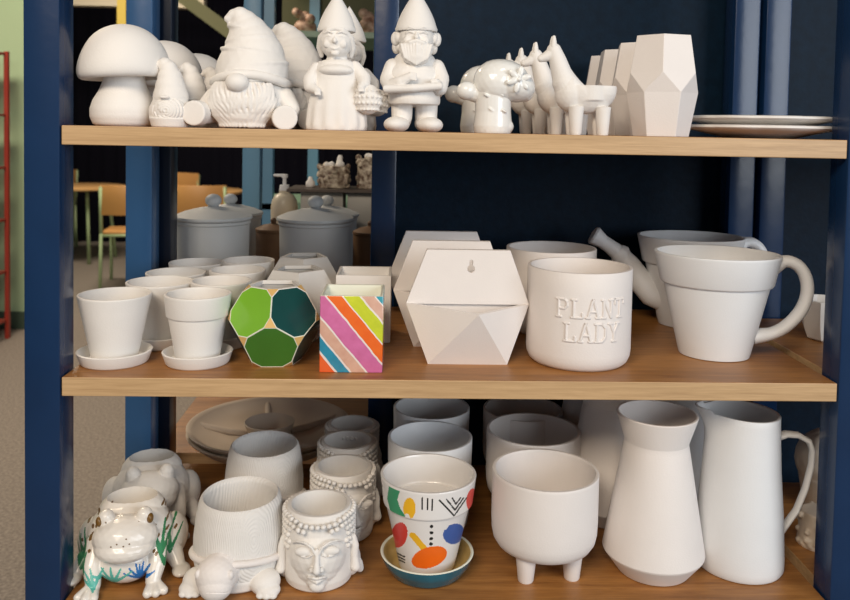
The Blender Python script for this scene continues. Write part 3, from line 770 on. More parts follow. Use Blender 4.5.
# ================================================================== BOTTOM SHELF
def disp_noise(me, amp, sc):
    for v in me.vertices:
        n_ = noise.noise(v.co*sc); v.co += v.normal*n_*amp
LEAF = mat('green_leaf_glaze', (.03, .22, .09), .3); TEALP = mat('turquoise_glaze', (.10, .45, .38), .3); BLUEP = mat('blue_glaze', (.02, .17, .48), .3)
DOT = mat('gold_brown_glaze', (.16, .08, .015), .35); GOLD = mat('ochre_glaze', (.55, .34, .08), .35)
FROGW = mat('glazed_frog_white', (.78, .74, .68), .28, .15, 120, .05, coat=.35)
def frog(label, loc, rz, painted):
    t = thing('frog_planter', label, 'planter', loc, rz, 'frog planters')
    m_ = FROGW if painted else CERD
    b = MB()
    b.ell((0, .006, .050), (.056, .052, .046)).ell((0, .018, .074), (.045, .038, .030)).ell((0, -.03, .03), (.036, .026, .027))
    for sx in (-1, 1):
        b.ell((sx*.050, .022, .033), (.021, .033, .031), (.3, 0, sx*-.3))           # haunch
        b.chain([(sx*.056, .0, .020), (sx*.064, -.012, .009)], [.013, .009]).ell((sx*.068, -.02, .0065), (.012, .017, .0065))
        b.chain([(sx*.036, -.022, .052), (sx*.040, -.040, .030), (sx*.036, -.052, .012)], [.015, .0115, .0095])
        for k in (-1, 0, 1):                                                        # webbed toes
            a = sx*.25+k*.5; b.chain([(sx*.037, -.050, .008), (sx*.037+math.sin(a)*.021, -.050-math.cos(a)*.021, .0055)], [.0085, .0058])
    cut = [MB().box((-.2, -.2, -.1), (.2, .2, 0)), MB().ell((0, .018, .082), (.034, .027, .055))]
    def paint(me):
        if not painted: return
        # leaf strokes given as front view polylines (x, z, half width, material)
        L = []
        def blade(x0, z0, x1, z1, w_, mi): L.append((Vector((x0, z0)), Vector((x1, z1)), w_, mi))
        for (bx, bz, fan) in ((-.058, .018, (-.5, -.2, .1, .35)), (-.05, .026, (-.7, -.3, .0))):
            for a in fan: blade(bx, bz, bx+.032*math.sin(a), bz+.032*math.cos(a), .0023, 1)
        for a in (-.9, -.5, -.1, .3, .8): blade(-.012, .012, -.012+.026*math.sin(a*1.3), .012+.022*math.cos(a), .0025, 2)
        for a in (-1.1, -.7, -.3, .5): blade(-.034, .014, -.034+.02*math.sin(a), .014+.02*math.cos(a), .0022, 2)
        for a in (-1.0, -.6, -.2, .2, .6, 1.0): blade(.020, .014, .020+.022*math.sin(a), .014+.022*math.cos(a), .0021, 3)
        blade(.02, .012, .02, .034, .002, 3)
        for (bx, bz) in ((.052, .028), (.046, .044)):
            for a in (-.5, 0, .5): blade(bx, bz, bx+.028*math.sin(a), bz+.028*math.cos(a), .0023, 1)
        for i in range(26):
            random.seed(i+40); x = random.choice((-1, 1))*random.uniform(.03, .062); z = random.uniform(.035, .085); blade(x, z, x+.001, z+.001, .0017, 4)
        for x, z in ((-.045, .088), (-.05, .08), (-.058, .066)): blade(x, z, x+.008, z+.012, .002, 5)
        for p in me.polygons:
            c = p.center
            if p.normal.y > .3: continue
            q = Vector((c.x, c.z))
            for a, e, w_, mi in L:
                d = e-a; u = max(0, min(1, (q-a).dot(d)/max(d.length_squared, 1e-12)))
                if (q-(a+d*u)).length < w_*(1.15-.75*u if mi in (1, 2, 3) else 1): p.material_index = mi; break
    b.build('body', [m_, LEAF, TEALP, BLUEP, DOT, GOLD] if painted else m_, t, voxel=.0011, cut=cut, angle=.9, post=paint)
    h = MB(); h.ell((0, -.038, .066), (.041, .031, .027)).ell((0, -.044, .056), (.038, .030, .018))
    for sx in (-1, 1):
        h.chain([(sx*.022, -.034, .083), (sx*.0235, -.036, .092)], [.0125, .0105])
    mouth = []
    for i in range(21):
        a = -1.25+2.5*i/20; mouth.append((.0405*math.sin(a), -.042-.0325*math.cos(a), .0565+.002*math.cos(a*2)))
    h.build('head', m_, t, voxel=.001, cut=[MB().tube(mouth, .0013, seg=8), MB().ell((0, .018, .082), (.034, .027, .055))], angle=1.2)
    if painted:
        for sx in (-1, 1):
            e = MB(); e.ell((sx*.031, -.041, .0895), (.0045, .006, .0065)); e.build('eye', DOT, t)['label'] = 'gold and black eye'
        k = MB()
        for x, z in ((-.012, .068), (-.005, .071), (.003, .068), (.010, .070), (.0, .064), (-.008, .064), (.006, .076), (-.018, .087), (.018, .088), (-.022, .09)):
            yy = -.038-.031*math.sqrt(max(0, 1-(x/.041)**2-((z-.066)/.027)**2)); k.ell((x, yy if z < .085 else -.047, z), (.0011, .0008, .0011), sub=1)
        k.build('freckles', DOT, t)['label'] = 'small dark freckles on the snout'
    return t
frog('painted glazed frog planter with green and blue leaves at the front left', (.058, .078, B), math.radians(9), True)
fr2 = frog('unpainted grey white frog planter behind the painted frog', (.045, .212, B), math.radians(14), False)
# ---------- turtle
m, nt, b = newmat('wood_grain_bisque'); GRAIN = m
b.inputs['Base Color'].default_value = (.74, .72, .69, 1); b.inputs['Roughness'].default_value = .6
tc = nt.nodes.new('ShaderNodeTexCoord'); mp = nt.nodes.new('ShaderNodeMapping'); mp.inputs['Location'].default_value = (-.030, .02, -.030); mp.inputs['Scale'].default_value = (1, .4, .45)
wv = nt.nodes.new('ShaderNodeTexWave'); wv.wave_type = 'RINGS'; wv.rings_direction = 'SPHERICAL'; wv.inputs['Scale'].default_value = 130; wv.inputs['Distortion'].default_value = 6.0; wv.inputs['Detail'].default_value = 1; wv.inputs['Detail Scale'].default_value = .5
nt.links.new(tc.outputs['Object'], mp.inputs[0]); nt.links.new(mp.outputs[0], wv.inputs[0])
bp = nt.nodes.new('ShaderNodeBump'); bp.inputs['Strength'].default_value = .45; bp.inputs['Distance'].default_value = .0008
nt.links.new(wv.outputs['Fac'], bp.inputs['Height']); nt.links.new(bp.outputs[0], b.inputs['Normal'])
def turtle():
    t = thing('turtle_planter', 'white turtle planter with wood grain shell and head forward, front one', 'planter', (.204, .072, B), math.radians(-2), 'turtle planters')
    sh = MB(); pr = [(0, .004), (.050, .004), (.0565, .012), (.0600, .03), (.0600, .055), (.0575, .08), (.0545, .096), (.0525, .103), (.0495, .106), (.0460, .103), (.0465, .09), (.046, .05), (.044, .02), (0, .016)]
    sh.lathe(dense(pr, .004), 96)
    for v in sh.bm.verts:
        v.co.z += .04*v.co.y*max(0, (v.co.z-.03)/.08); v.co.y += .006*(v.co.z/.1)
    sh.build('shell', GRAIN, t, angle=1.0)
    c = MB(); pts = []
    for i in range(29):
        a = PI+ i*PI/28; pts.append((.0605*math.cos(a), .0605*math.sin(a), .040+.012*abs(math.sin(a))-.008))
    c.tube(pts, .0045, seg=12, flat=1.0, up=(0, 0, 1)); c.build('shell_rim', CERP, t, angle=1.0)
    b_ = MB(); b_.lathe([(0, 0), (.050, 0), (.055, .004), (.057, .015), (.054, .03), (0, .03)], 64)
    for sx in (-1, 1):
        b_.ell((sx*.043, -.040, .012), (.020, .020, .016)); b_.ell((sx*.049, -.050, .007), (.016, .014, .009)); b_.ell((sx*.048, .035, .010), (.018, .020, .012))
        for k in range(3): b_.ell((sx*.049-.008+.008*k, -.0605+abs(k-1)*.0015, .0045), (.0058, .0060, .0042), sub=2)
    b_.build('body', CER, t, voxel=.0012, cut=[MB().box((-.2, -.2, -.1), (.2, .2, 0)), MB().cone((0, 0, .02), (0, 0, .1), .044, .044, 48)], angle=1.0)
    h = MB(); h.chain([(-.008, -.045, .032), (-.012, -.056, .032)], [.025, .025]).ell((-.014, -.062, .031), (.0265, .023, .0245)).ell((-.013, -.070, .022), (.0215, .018, .018))
    for sx in (-1, 1):
        h.ell((-.014+sx*.0205, -.073, .038), (.0040, .0045, .0060));
    mouth = [(-.014+.0225*math.sin(a), -.0700-.0183*math.cos(a), .0205+.003*math.cos(2*a)) for a in [-1.3+2.6*i/16 for i in range(17)]]
    h.build('head', CERP, t, voxel=.001, cut=[MB().tube(mouth, .0011, seg=8), MB().box((-.2, -.2, -.1), (.2, .2, .001))], angle=1.2)
    return t
tu = turtle()
dup(tu, 'rear turtle planter, darker shell rim showing above the front turtle', (.208, .245, B), math.radians(4))
# ---------- buddha
def buddha():
    t = thing('buddha_head_planter', 'white head shaped planter with serene face and curled hair, front one', 'planter', (.311, .065, B), math.radians(3), 'head shaped planters')
    def rim(r, z): return r
    b = MB()
    pr = [(0, 0), (.040, 0), (.044, .003), (.046, .012), (.0455, .04), (.045, .07), (.0440, .092), (.0425, .099), (.0415, .100), (0, .100)]
    b.lathe(dense(pr, .005), 72)
    # face volume
    b.ell((.0, -.013, .045), (.0395, .0420, .045)).ell((0, -.018, .030), (.033, .0345, .028)).ell((0, -.030, .018), (.019, .022, .014))
    # brow ridge and nose
    for sx in (-1, 1):
        b.chain([(sx*.0025, -.0565, .060), (sx*.007, -.0560, .0680), (sx*.016, -.0525, .0725), (sx*.025, -.0460, .0710), (sx*.033, -.0365, .0650)], [.0020, .0018, .0017, .0015, .0010], sub=2, seg=8)
        b.ell((sx*.0165, -.0478, .0590), (.0125, .0054, .0062))                       # closed lids
        b.chain([(sx*.006, -.0540, .0570), (sx*.012, -.0548, .0540), (sx*.020, -.0515, .0537), (sx*.028, -.0440, .0570)], .0009, sub=1, seg=6)
    b.chain([(0, -.0545, .063), (0, -.0585, .050), (0, -.0620, .0405)], [.0026, .0036, .0052], sub=2, seg=10)
    for sx in (-1, 1): b.ell((sx*.0058, -.0575, .0392), (.0038, .0042, .0034))
    # mouth
    b.chain([(-.0115, -.0525, .0275), (-.004, -.0575, .0290), (0, -.0575, .0280), (.004, -.0575, .0290), (.0115, -.0525, .0275)], [.0012, .0021, .0019, .0021, .0012], sub=2, seg=8)
    b.chain([(-.0095, -.0525, .0250), (0, -.0570, .0232), (.0095, -.0525, .0250)], [.0012, .0027, .0012], sub=2, seg=8)
    b.ell((0, -.0475, .0130), (.010, .006, .0075))
    b.build('head', CER, t, voxel=.0009, smooth_it=2, angle=1.2, cut=[MB().lathe([(0, .012), (.032, .012), (.036, .03), (.0385, .2), (0, .2)], 48), MB().box((-.2, -.2, -.1), (.2, .2, 0))])
    h = MB()
    for row in range(6):
        z = .0945-row*.0082
        for i in range(40):
            a = i*2*PI/40+(row % 2)*PI/40          # a=0 is the front
            da = min(a, 2*PI-a)
            if row == 0 or (row == 1 and da > .25) or da > .82+.03*row:
                rr = .0455
                yy = -math.cos(a)*rr
                if da < .8: rr = .0475
                h.ell((math.sin(a)*rr, -math.cos(a)*rr-(.004 if da < .55 else 0), z-(.0035*math.cos(da*2) if da < .8 else 0)), (.0036, .0036, .0036), sub=2)
    h.build('hair_curls', CER, t, angle=1.2)
    for sx in (-1, 1):
        e = MB(); e.chain([(sx*.0445, -.014, .060), (sx*.0475, -.0145, .048), (sx*.0475, -.0155, .034), (sx*.049, -.0155, .020)], [.0052, .0058, .005, .0068], sub=2, seg=12)
        e.chain([(sx*.046, -.004, .030), (sx*.053, .0, .016), (sx*.055, .002, .008)], [.006, .006, .0055], sub=2); e.ell((sx*.043, .004, .02), (.013, .02, .02))
        e.build('ear', CER, t, voxel=.0011, cut=[MB().box((-.2, -.2, -.1), (.2, .2, 0)), MB().lathe([(0, .012), (.032, .012), (.036, .03), (.0385, .2), (0, .2)], 48)])
    return t
bu = buddha()
dup(bu, 'second head shaped planter from the front, shaded face half hidden', (.334, .185, B), math.radians(24))
dup(bu, 'third head shaped planter from the front', (.334, .285, B), math.radians(10))
dup(bu, 'rearmost head shaped planter, only curls and rim visible', (.336, .370, B), scale=.96)
# ---------- painted pot
PW = mat('painted_white_glaze', (.80, .78, .76), .25, coat=.4); PG = mat('paint_green', (.02, .28, .12), .3); PY = mat('paint_yellow', (.85, .47, .02), .3)
PR = mat('paint_red', (.65, .05, .04), .3); PO = mat('paint_orange', (.88, .15, .01), .3, vary=.15); PB = mat('paint_blue', (.05, .12, .38), .3, vary=.15); PK = mat('paint_black', (.01, .01, .01), .4)
TEAL = mat('teal_wash_glaze', (.015, .13, .19), .25, vary=.5, coat=.4, vscale=40); OCH = mat('ochre_inside_glaze', (.50, .35, .13), .3, vary=.3)
def in_poly(x, y, P):
    c = False; j = len(P)-1
    for i in range(len(P)):
        if (P[i][1] > y) != (P[j][1] > y) and x < (P[j][0]-P[i][0])*(y-P[i][1])/(P[j][1]-P[i][1])+P[i][0]: c = not c
        j = i
    return c
def painted_pot():
    t = thing('painted_pot', 'white pot painted with bright abstract shapes, standing in a teal saucer', 'flowerpot', (.456, .080, B), 0)
    p = [(0, 0), (.046, 0), (.049, .002), (.0585, .0155), (.0625, .025), (.0632, .0275), (.0615, .0285), (.0592, .027), (.0545, .016), (.046, .007), (0, .0065)]
    def pm(me):
        for q in me.polygons:
            r = math.hypot(q.center.x, q.center.y)
            if q.normal.z > .15 and r < .0605 or (r < .058 and q.center.z > .0066 and q.normal.x*q.center.x+q.normal.y*q.center.y < 0): q.material_index = 1
            if q.center.z > .0268: q.material_index = 2
    MB().lathe(dense(p, .003), 96).build('saucer', [TEAL, OCH, WLINE], t, angle=.9, post=pm)['label'] = 'teal saucer with ochre inside'
    dz = .0068; Hh = .135-dz
    prof = pot_prof([(.034, 0), (.0365, .001), (.038, .004), (.0565, Hh-.041), (.057, Hh-.039), (.0595, Hh-.0385), (.0605, Hh-.037), (.0645, Hh-.003), (.0648, Hh)], .0042, .007)
    outer_end = 10
    dn = dense(prof, .0011)
    ell = lambda a, b, ca, cb, ra, rb, rot=0: ((lambda u, v: (u*math.cos(rot)+v*math.sin(rot))**2/ra**2+(-u*math.sin(rot)+v*math.cos(rot))**2/rb**2 < 1)(a-ca, b-cb))
    def line(a, b, x0, y0, x1, y1, w_):
        dx, dy = x1-x0, y1-y0; u = max(0, min(1, ((a-x0)*dx+(b-y0)*dy)/(dx*dx+dy*dy))); return math.hypot(a-x0-u*dx, b-y0-u*dy) < w_
    blks = [(208, 185, 208, 232), (228, 188, 228, 235), (248, 190, 247, 237), (275, 195, 335, 265), (335, 265, 385, 192), (303, 192, 338, 240), (338, 240, 372, 190), (326, 188, 341, 214), (341, 214, 360, 188),
            (108, 443, 145, 462), (112, 458, 146, 476), (118, 474, 146, 488)]
    def pm2(me):
        for q in me.polygons:
            c = q.center; z = c.z
            if c.y > 0 or (q.normal.x*c.x+q.normal.y*c.y) < 0: continue
            r = math.hypot(c.x, c.y)
            a = 238+c.x*3020; sc = 73*(1-c.y/-r) if r else 0
            bb = 165+(.135-dz-z)*3156 - 73*(1-math.sqrt(max(0, 1-(c.x/r)**2)))*1.0
            if z > Hh-.0375:
                if in_poly(a, bb, [(78, 143), (122, 160), (112, 198), (125, 235), (146, 268), (115, 276), (85, 250), (72, 200)]): q.material_index = 1
                elif ell(a, bb, 160, 232, 24, 46) and not ell(a, bb, 150, 285, 14, 30): q.material_index = 2
                elif ell(a, bb, 412, 205, 27, 50): q.material_index = 3
                elif any(ell(a, bb, 48, y, 5, 6) for y in (150, 172, 195)): q.material_index = 6
            else:
                if ell(a, bb, 122, 362, 32, 60, .15): q.material_index = 3
                elif ell(a, bb, 340, 355, 46, 48) and not ell(a, bb, 292, 315, 22, 20): q.material_index = 5
                elif ell(a, bb, 243, 462, 74, 48, -.45): q.material_index = 4
                elif line(a, bb, 175, 358, 228, 430, 13): q.material_index = 2
                elif any(ell(a, bb, 247, y, 7.5, 7.5) for y in (316, 345, 373, 398)): q.material_index = 6
            for l_ in blks:
                if line(a, bb, *l_, 3.2): q.material_index = 6
    o = MB().lathe([(r, z+0) for r, z in dn], 400).build('pot', [PW, PG, PY, PR, PO, PB, PK], t, angle=.7, post=pm2)
    o.location = (0, 0, dz); o['label'] = 'white pot with green, red, blue, orange and yellow shapes'
    return t
painted_pot()
# ---------- plain cylinders behind
def plain_cyl(label, loc):
    o = MB().lathe(pot_prof([(.050, 0), (.055, .001), (.059, .006), (.061, .02), (.0635, .1), (.064, .134)], .0045, .008), 96).build('cylinder_pot', CERC, None, angle=.8)
    o.location = loc; return tag(o, label, 'flowerpot', 'plain cylinder pots')
plain_cyl('plain white cylinder pot right behind the painted pot', (.463, .2145, B))
plain_cyl('rear plain white cylinder pot, two behind the painted pot', (.470, .347, B))
# ---------- footed pots
def footed():
    t = thing('footed_pot', 'white round pot on three stubby feet, front one', 'flowerpot', (.616, .085, B), group='footed pots')
    R, z0 = .0722, .033
    MB().lathe(pot_prof([(.035, z0), (.056, z0+.001), (.0645, z0+.006), (.0695, z0+.014), (.0715, z0+.024), (R, z0+.04), (R, .134), (R, .138)], .0048, z0+.006), 104).build('pot', CERP, t, angle=.8)
    for a in (-120, -25, 95):
        a = math.radians(a-12 if a < 0 else a); l = MB(); x, y = .043*math.cos(a), .043*math.sin(a)
        l.lathe([(0, 0), (.0095, 0), (.0105, .002), (.0145, .04), (0, .042)], 32, c=(x, y, 0)); l.build('foot', CERP, t, angle=.8)
    return t
fp = footed()
dup(fp, 'second footed pot from the front, greyer rim', (.624, .236, B))
dup(fp, 'rearmost footed pot, under the middle shelf', (.626, .3575, B), scale=.93)
# ---------- waisted vases
def vase():
    t = thing('waisted_vase', 'tall white vase with flared collar and angled foot, front one', 'vase', (.768, .085, B), group='waisted vases')
    MB().lathe(pot_prof([(.046, 0), (.049, .0015), (.0675, .0265), (.0685, .029), (.0680, .032), (.0440, .176), (.0432, .180), (.0432, .184), (.0540, .219), (.0545, .222)], .004, .006), 112).build('vase_body', CERP, t, angle=.22)
    return t
va = vase(); va.scale = (1, 1, .98)
dup(va, 'second waisted vase, shaded, between the footed pot and the front vase', (.745, .238, B))
dup(va, 'rearmost waisted vase, above the footed pots in shadow', (.742, .362, B), scale=.93)
# ---------- pitchers
def pitcher():
    t = thing('pitcher', 'tall pale white pitcher with pointed lip and thin handle, right of vase', 'pitcher', (.893, .098, B), math.radians(-4), group='tall pitchers')
    def rf(r, z, a):
        k = 1.0
        d = math.atan2(math.sin(a-PI), math.cos(a-PI))   # spout towards -X
        q = max(0, (z-.175)/.05); q = min(1, q)
        return r + .020*q*q*math.exp(-(d/.42)**2)
    outer = [(.053, 0), (.0575, .001), (.0598, .005), (.0598, .02), (.0568, .08), (.0520, .14), (.0500, .18), (.0490, .205), (.0488, .222)]
    pr = dense(pot_prof(outer, .0038, .007), .006)
    b_ = MB(); b_.lathe(pr, 120, rfun=rf)
    for v in b_.bm.verts:
        q = max(0, (v.co.z-.17)/.052); v.co.z += (-v.co.x*.04 + (.004 if v.co.x < -.05 else 0))*q
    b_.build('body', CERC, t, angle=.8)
    pts = [(.046, 0, .184), (.060, 0, .190), (.076, 0, .189), (.091, 0, .181), (.0965, 0, .168), (.096, 0, .146), (.089, 0, .112), (.078, 0, .080), (.056, 0, .045)]
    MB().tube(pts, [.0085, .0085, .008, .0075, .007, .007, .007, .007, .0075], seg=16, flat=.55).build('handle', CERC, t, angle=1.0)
    return t
pt = pitcher(); pt.scale = (1, 1, .975)
dup(pt, 'rear pitcher, rim peeking out above the front pitcher under the shelf', (.880, .30, B))
# ---------- platters on the unit behind
def platter(label, z, cx=.1745, cy=.505, rz=0):
    t = thing('divided_platter', label, 'platter', (cx, cy, z), rz, 'divided chip and dip platters')
    R = .149
    p = [(0, 0), (.07, 0), (.078, .003), (.125, .014), (.142, .028), (R, .034), (R+.001, .036), (R-.003, .037), (.139, .033), (.122, .0205), (.075, .010), (0, .009)]
    MB().lathe(p, 112).build('dish', CERW, t, angle=.9)
    c = MB(); c.lathe([(0, .009), (.034, .009), (.040, .02), (.046, .036), (.047, .038), (.045, .039), (.042, .036), (.036, .022), (.03, .014), (0, .0135)], 64); c.build('dip_cup', CERW, t, angle=.9)
    for i in range(5):
        a = i*2*PI/5+.5; ca, sa = math.cos(a), math.sin(a)
        d = MB(); d.tube([(.042*ca, .042*sa, .014), (.075*ca, .075*sa, .0145), (.125*ca, .125*sa, .022), (.134*ca, .134*sa, .026)], [.0065, .006, .006, .005], seg=14, up=(0, 0, 1)); d.build('divider', CERW, t, angle=1.2)
    return t
CERW = mat('warm_bisque', (.66, .56, .45), .6, .2, 400, .05)
PLT = platter('divided platter with round centre dip cup, stacked on another behind the turtles', B+.0105)
o = MB().lathe([(0, 0), (.07, 0), (.078, .003), (.125, .014), (.142, .028), (.149, .034), (.15, .036), (.146, .037), (.139, .033), (.122, .0205), (.075, .010), (0, .009)], 112).build('platter', CERW, None, angle=.9)
o.location = (.1745, .505, B); tag(o, 'lower platter of the stack, only its outer rim showing below the divided one', 'platter')
# ---------- canisters on the unit behind
def canister(label, loc):
    t = thing('lidded_canister', label, 'canister', loc, 0, 'lidded canisters')
    MB().lathe(dense([(0, 0), (.058, 0), (.063, .003), (.066, .02), (.0675, .11), (.068, .126), (.070, .128), (.070, .133), (.066, .134), (0, .134)], .01), 80).build('canister_body', CERG, t, angle=.7)
    l = MB().lathe([(0, .134), (.071, .134), (.0735, .137), (.073, .141), (.055, .149), (.03, .1555), (.012, .158), (.008, .161), (0, .161)], 80).build('lid', CERG, t, angle=.7)
    MB().ell((0, 0, .170), (.0155, .0155, .0125)).cone((0, 0, .155), (0, 0, .165), .009, .009).build('knob', CERG, l)
    return t
CERG = mat('grey_bisque_cool_cast', (.58, .60, .60), .5, .2, 400, .04)  # cool tint carries navy and sky reflections in the base colour
ca = canister('left front grey canister with domed lid and round knob', (.055, .56, M_))
dup(ca, 'right front grey canister with domed lid, behind the faceted planters', (.249, .56, M_))
dup(ca, 'left rear canister, its knob just right of the left front knob', (.052, .73, M_), scale=.93)
dup(ca, 'right rear canister, its knob showing behind the right front knob', (.256, .73, M_), scale=.93)
BRN = mat('brown_stoneware', (.22, .125, .065), .5, .2, 200, .1)
def brown(label, loc):
    t = thing('brown_crock', label, 'jar', loc, 0, 'brown lidded crocks')
    MB().lathe([(0, 0), (.03, 0), (.0335, .003), (.035, .03), (.035, .098), (.033, .1), (0, .1)], 48).build('crock_body', BRN, t, angle=.7)
    MB().lathe([(0, .1), (.036, .1), (.036, .105), (.022, .112), (.006, .115), (.005, .118), (0, .118)], 48).ell((0, 0, .121), .0062).build('lid', BRN, t, angle=.7)
    return t
br = brown('brown lidded crock standing between the two grey canisters', (.153, .665, M_))
dup(br, 'brown lidded crock right of the right canister, by the blue post', (.352, .64, M_))
def dispenser():
    t = thing('soap_dispenser', 'cream pump soap dispenser seen between the two grey canisters', 'dispenser', (.137, .93, M_))
    CR = mat('cream_glaze', (.62, .55, .42), .35)
    MB().lathe(dense([(0, 0), (.027, 0), (.031, .003), (.0315, .02), (.0315, .125), (.029, .14), (.022, .152), (.0125, .157), (.0125, .163), (0, .163)], .006), 48).build('bottle', CR, t, angle=.7)
    MB().cone((0, 0, .163), (0, 0, .176), .0125, .011).cone((0, 0, .176), (0, 0, .196), .0045, .0045).cone((0, 0, .193), (0, 0, .201), .0075, .0075).cone((0, 0, .198), (-.026, 0, .1985), .004, .003).build('pump', CERC, t, angle=.6)
    return t
dispenser()
o = MB().lathe([(0, 0), (.022, 0), (.025, .004), (.026, .10), (.022, .125), (.012, .135), (.011, .145), (0, .146)], 40).build('jar', mat('cream_jar', (.55, .46, .31), .4), None, angle=.7)
o.location = (.198, .94, M_); tag(o, 'small cream jar right of the soap dispenser', 'jar')
def sqbox(label, loc):
    o = MB().box((-.0475, -.0475, 0), (.0475, .0475, .168)).build('square_planter', mat('grey_box_glaze', (.42, .41, .38), .5, vary=.08), None, cut=[MB().box((-.042, -.042, .01), (.042, .042, .3))], bevel=.003, angle=.6)
    o.location = loc; return tag(o, label, 'planter', 'tall square planters on the rear unit')
sqbox('tall grey square planter behind the right canister knob', (.236, .868, M_)); sqbox('tall grey square planter beside the blue post, behind the right crock', (.340, .868, M_))
# rack board that carries the ornaments above the planters
shelf_o = MB().box((.16, .80, M_+.170), (.402, .935, M_+.176)).build('tray', mat('dark_tray', (.08, .06, .05), .5), None, sm=False)
tag(shelf_o, 'thin dark tray lying across the tops of the tall square planters', 'tray')
RUST = mottled('mottled_brown_ceramic', (.10, .05, .03), (.62, .54, .42), 90, .5)
def ornament(label, loc, sd, tall):
    t = thing('encrusted_ornament', label, 'ornament', loc, 0, 'encrusted ornaments on the tray')
    random.seed(sd); b = MB()
    b.cone((0, 0, 0), (0, 0, .05*tall), .034, .033)
    for i in range(46):
        a = random.uniform(0, 2*PI); z = random.uniform(.004, .052*tall); b.ell((.033*math.cos(a), .033*math.sin(a), z), random.uniform(.005, .009), sub=1)
    b.build('base', RUST, t, voxel=.0018, cut=[MB().box((-.2, -.2, -.1), (.2, .2, 0))])
    k = MB()
    for i in range(5): k.ell((random.uniform(-.02, .02), random.uniform(-.02, .0), .054*tall), random.uniform(.006, .009), sub=2)
    k.chain([(.012, 0, .05*tall), (.014, 0, .05*tall+.02)], [.009, .006]); k.build('top_figure', CER, t, voxel=.0016)
    return t
ornament('brown and white encrusted round ornament on the tray behind the canisters', (.258, .865, M_+.176), 2, 1.0)
ornament('taller encrusted ornament partly cut off by the blue post', (.345, .865, M_+.176), 5, 1.35)
o = MB().lathe([(0, 0), (.008, 0), (.0105, .002), (.0105, .012), (.006, .018), (.004, .024), (0, .025)], 24).build('small_bottle', CER, None); o.location = (.205, .865, M_+.176); tag(o, 'tiny white bottle on the tray left of the encrusted ornament', 'bottle')
# ---------- neighbouring unit, lower shelf
o = MB().ell((0, 0, .075), (.058, .05, .052)).ell((-.02, -.012, .10), (.025, .022, .022)).cone((0, 0, 0), (0, 0, .05), .042, .05, 40).build('round_bank', CERW, None, voxel=.0016, cut=[MB().box((-.2, -.2, -.1), (.2, .2, 0))])
o.location = (1.12, .275, B); tag(o, 'round cream ceramic bank seen through the pitcher handle', 'bank')
random.seed(9); b_ = MB().cone((0, 0, 0), (0, 0, .05), .03, .026, 30)
for i in range(40): a = random.uniform(0, 2*PI); b_.ell((.029*math.cos(a), .029*math.sin(a), random.uniform(.005, .048)), random.uniform(.004, .007), sub=1)
o = b_.build('rough_pot', CERW, None, voxel=.0014, cut=[MB().box((-.2, -.2, -.1), (.2, .2, 0))]); o.location = (1.035, .15, B); tag(o, 'small rough textured pot beside the right upright, below the round bank', 'flowerpot')

# ================================================================== ROOM BEYOND
RED = mat('red_metal', (.30, .035, .02), .4)
rk = thing('red_rack', 'open red metal rack against the green wall at far left', 'rack', (-1.995, 3.7, 0))
for x in (0, -.9):
    for y in (0, .35): MB().box((x-.012, y-.012, 0), (x+.012, y+.012, 1.76)).build('post', RED, rk, sm=False)
for z in (.12, .42, .74, 1.06, 1.38, 1.75): MB().box((-.9, -.01, z-.012), (0, .36, z)).build('rack_shelf', RED, rk, sm=False)
o = MB().lathe(pot_prof([(.05, 0), (.06, .002), (.07, .15), (.05, .2)], .005), 32).build('white_vase', CER, None, angle=.8); o.location = (-2.06, 3.82, .742); tag(o, 'white vase on the red rack at the left edge of the picture', 'vase')
def chair():
    t = thing('cafe_chair', 'plywood chair with pale green legs nearest the left uprights', 'chair', (-1.83, 5.85, 0), math.radians(8), 'plywood cafe chairs')
    MB().box((-.21, -.20, .44), (.21, .20, .462)).build('seat', CHW, t, bevel=.008, angle=.7)
    bb = MB(); n = 12
    A = []; 
    for i in range(n+1):
        x = -.215+.43*i/n; y = -.215+.05*(1-(x/.215)**2)*-1
        A.append((x, y))
    vs = [(x, y, z) for z in (.60, .84) for x, y in A] + [(x, y+.014, z) for z in (.60, .84) for x, y in A]
    N = n+1; f = []
    for i in range(n): f += [(i, i+1, N+i+1, N+i), (2*N+i, 3*N+i, 3*N+i+1, 2*N+i+1), (N+i, N+i+1, 3*N+i+1, 3*N+i), (i, 2*N+i, 2*N+i+1, i+1)]
    f += [(0, N, 3*N, 2*N), (n, 2*N+n, 3*N+n, N+n)]
    bb.poly(vs, f).build('backrest', CHW, t, bevel=.005, angle=.7)
    for sx in (-1, 1):
        MB().chain([(sx*.205, -.215, 0), (sx*.20, -.20, .45), (sx*.20, -.225, .82)], .014, sub=1, seg=10).build('leg', GREENM, t)
        MB().chain([(sx*.20, .19, 0), (sx*.195, .17, .44)], .014, sub=1, seg=10).build('leg', GREENM, t)
    MB().chain([(-.2, -.2, .43), (.2, -.2, .43), (.19, .17, .43), (-.19, .17, .43), (-.2, -.2, .43)], .011, sub=1, seg=8).build('seat_frame', GREENM, t)
    return t
ch = chair()
dup(ch, 'plywood chair at the far table, its back beside the left upright', (-3.35, 7.75, 0), math.radians(75))
dup(ch, 'plywood chair at the round table, facing right, behind the dark upright', (-1.95, 7.35, 0), math.radians(160))
dup(ch, 'plywood chair with its back to us above the left grey canister', (-1.28, 6.0, 0), math.radians(8))
def table(label, loc, r=.42):
    t = thing('cafe_table', label, 'table', loc, 0, 'round cafe tables')
    MB().lathe([(0, .70), (r-.01, .70), (r, .706), (r, .722), (r-.01, .728), (0, .728)], 64).build('table_top', mat('pale_tabletop', (.60, .36, .15), .35), t, angle=.6)
    for k in range(4):
        a = k*PI/2+.6; MB().chain([(.62*r*math.cos(a), .62*r*math.sin(a), .7), (.8*r*math.cos(a), .8*r*math.sin(a), 0)], .016, sub=1, seg=10).build('leg', GREENM, t)
    return t
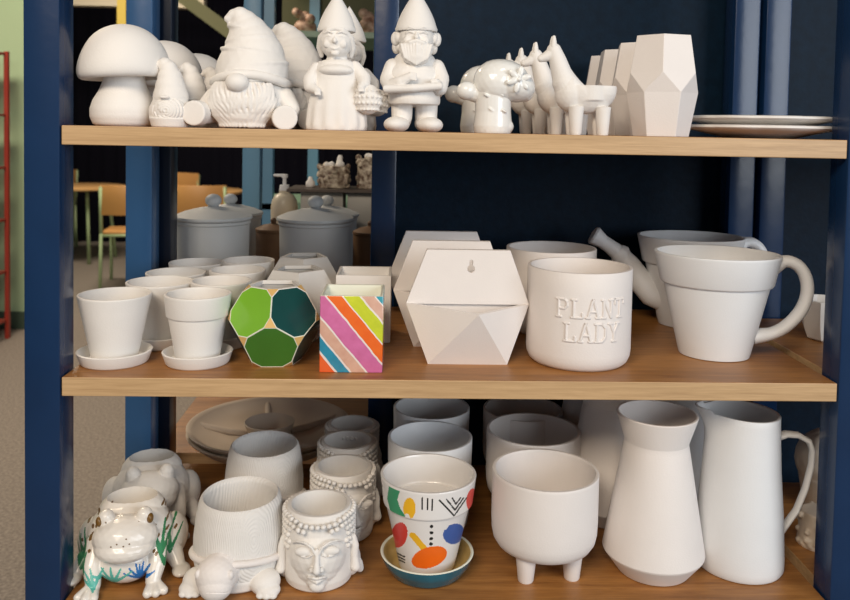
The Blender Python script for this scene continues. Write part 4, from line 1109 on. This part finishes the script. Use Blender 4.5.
tb = table('round cafe table between the two left hand uprights', (-2.72, 7.05, 0))
dup(tb, 'round cafe table seen above the left grey canister', (-1.50, 6.75, 0))
# far display rack with green shelves and ornaments
GSH = mat('pale_green_shelf', (.20, .34, .24), .35); OLV = mat('olive_board', (.10, .10, .045), .6)
fr = thing('display_rack', 'pale blue and green open rack standing in the room behind the lady gnome', 'rack')
MB().box((-.10, 2.0, 0), (-.06, 2.04, 2.9)).build('post', PB2, fr, sm=False)
MB().box((.02, 2.42, 0), (.062, 2.46, 2.9)).build('post', PB2, fr, sm=False)
MB().box((.30, 2.42, 0), (.34, 2.46, 2.9)).build('post', PB2, fr, sm=False)
for z in (1.05, 1.685, 2.02): MB().box((-.17, 2.0, z-.022), (.45, 2.46, z)).build('rack_shelf', GSH, fr, sm=False)
MB().box((-.10, 2.44, 1.44), (.02, 2.455, 1.60)).build('back_board', OLV, fr, sm=False)
MB().box((-.10, 2.465, 1.70), (.45, 2.475, 1.98)).build('back_board', OLV, fr, sm=False)
PINKB = mottled('pinkish_brown_ceramic', (.22, .10, .06), (.62, .42, .32), 40, .5)
def fig(label, loc, sd):
    random.seed(sd); b = MB(); b.ell((0, 0, .035), (.045, .03, .036)); 
    for i in range(7): b.ell((random.uniform(-.04, .04), random.uniform(-.02, .02), random.uniform(.04, .10)), random.uniform(.012, .024), sub=2)
    o = b.build('shelf_ornament', PINKB, None, voxel=.004); o.location = loc; tag(o, label, 'ornament', 'ornaments on the far rack')
fig('pinkish lumpy ornament on the far rack, left of the lady gnome hat', (.03, 2.2, 1.685), 1); fig('pinkish lumpy ornament on the far rack, right of the lady gnome hat', (.29, 2.2, 1.685), 4)
BRC = mat('slate_bracket', (.06, .08, .09), .5)
o = MB().box((-.01, -.01, -.25), (.02, .01, .25), rot=(0, -.95, 0)).build('slanted_rail', BRC, None, sm=False); 
bpy.data.objects.remove(o)
# slatted olive beam and yellow pole high up
o = MB().box((-.6, -.03, -.05), (.6, .03, .05), rot=(0, .62, 0)).build('trim_2', mat('olive_beam', (.24, .25, .13), .6), None, sm=False); o.location = (-.93, 5.4, 2.06); struct(o)
o = MB().box((-1.31, 3.98, 1.93), (-1.256, 4.03, 3.2)).build('trim_3', mat('yellow_pole', (.55, .42, .05), .5), None, sm=False); struct(o)
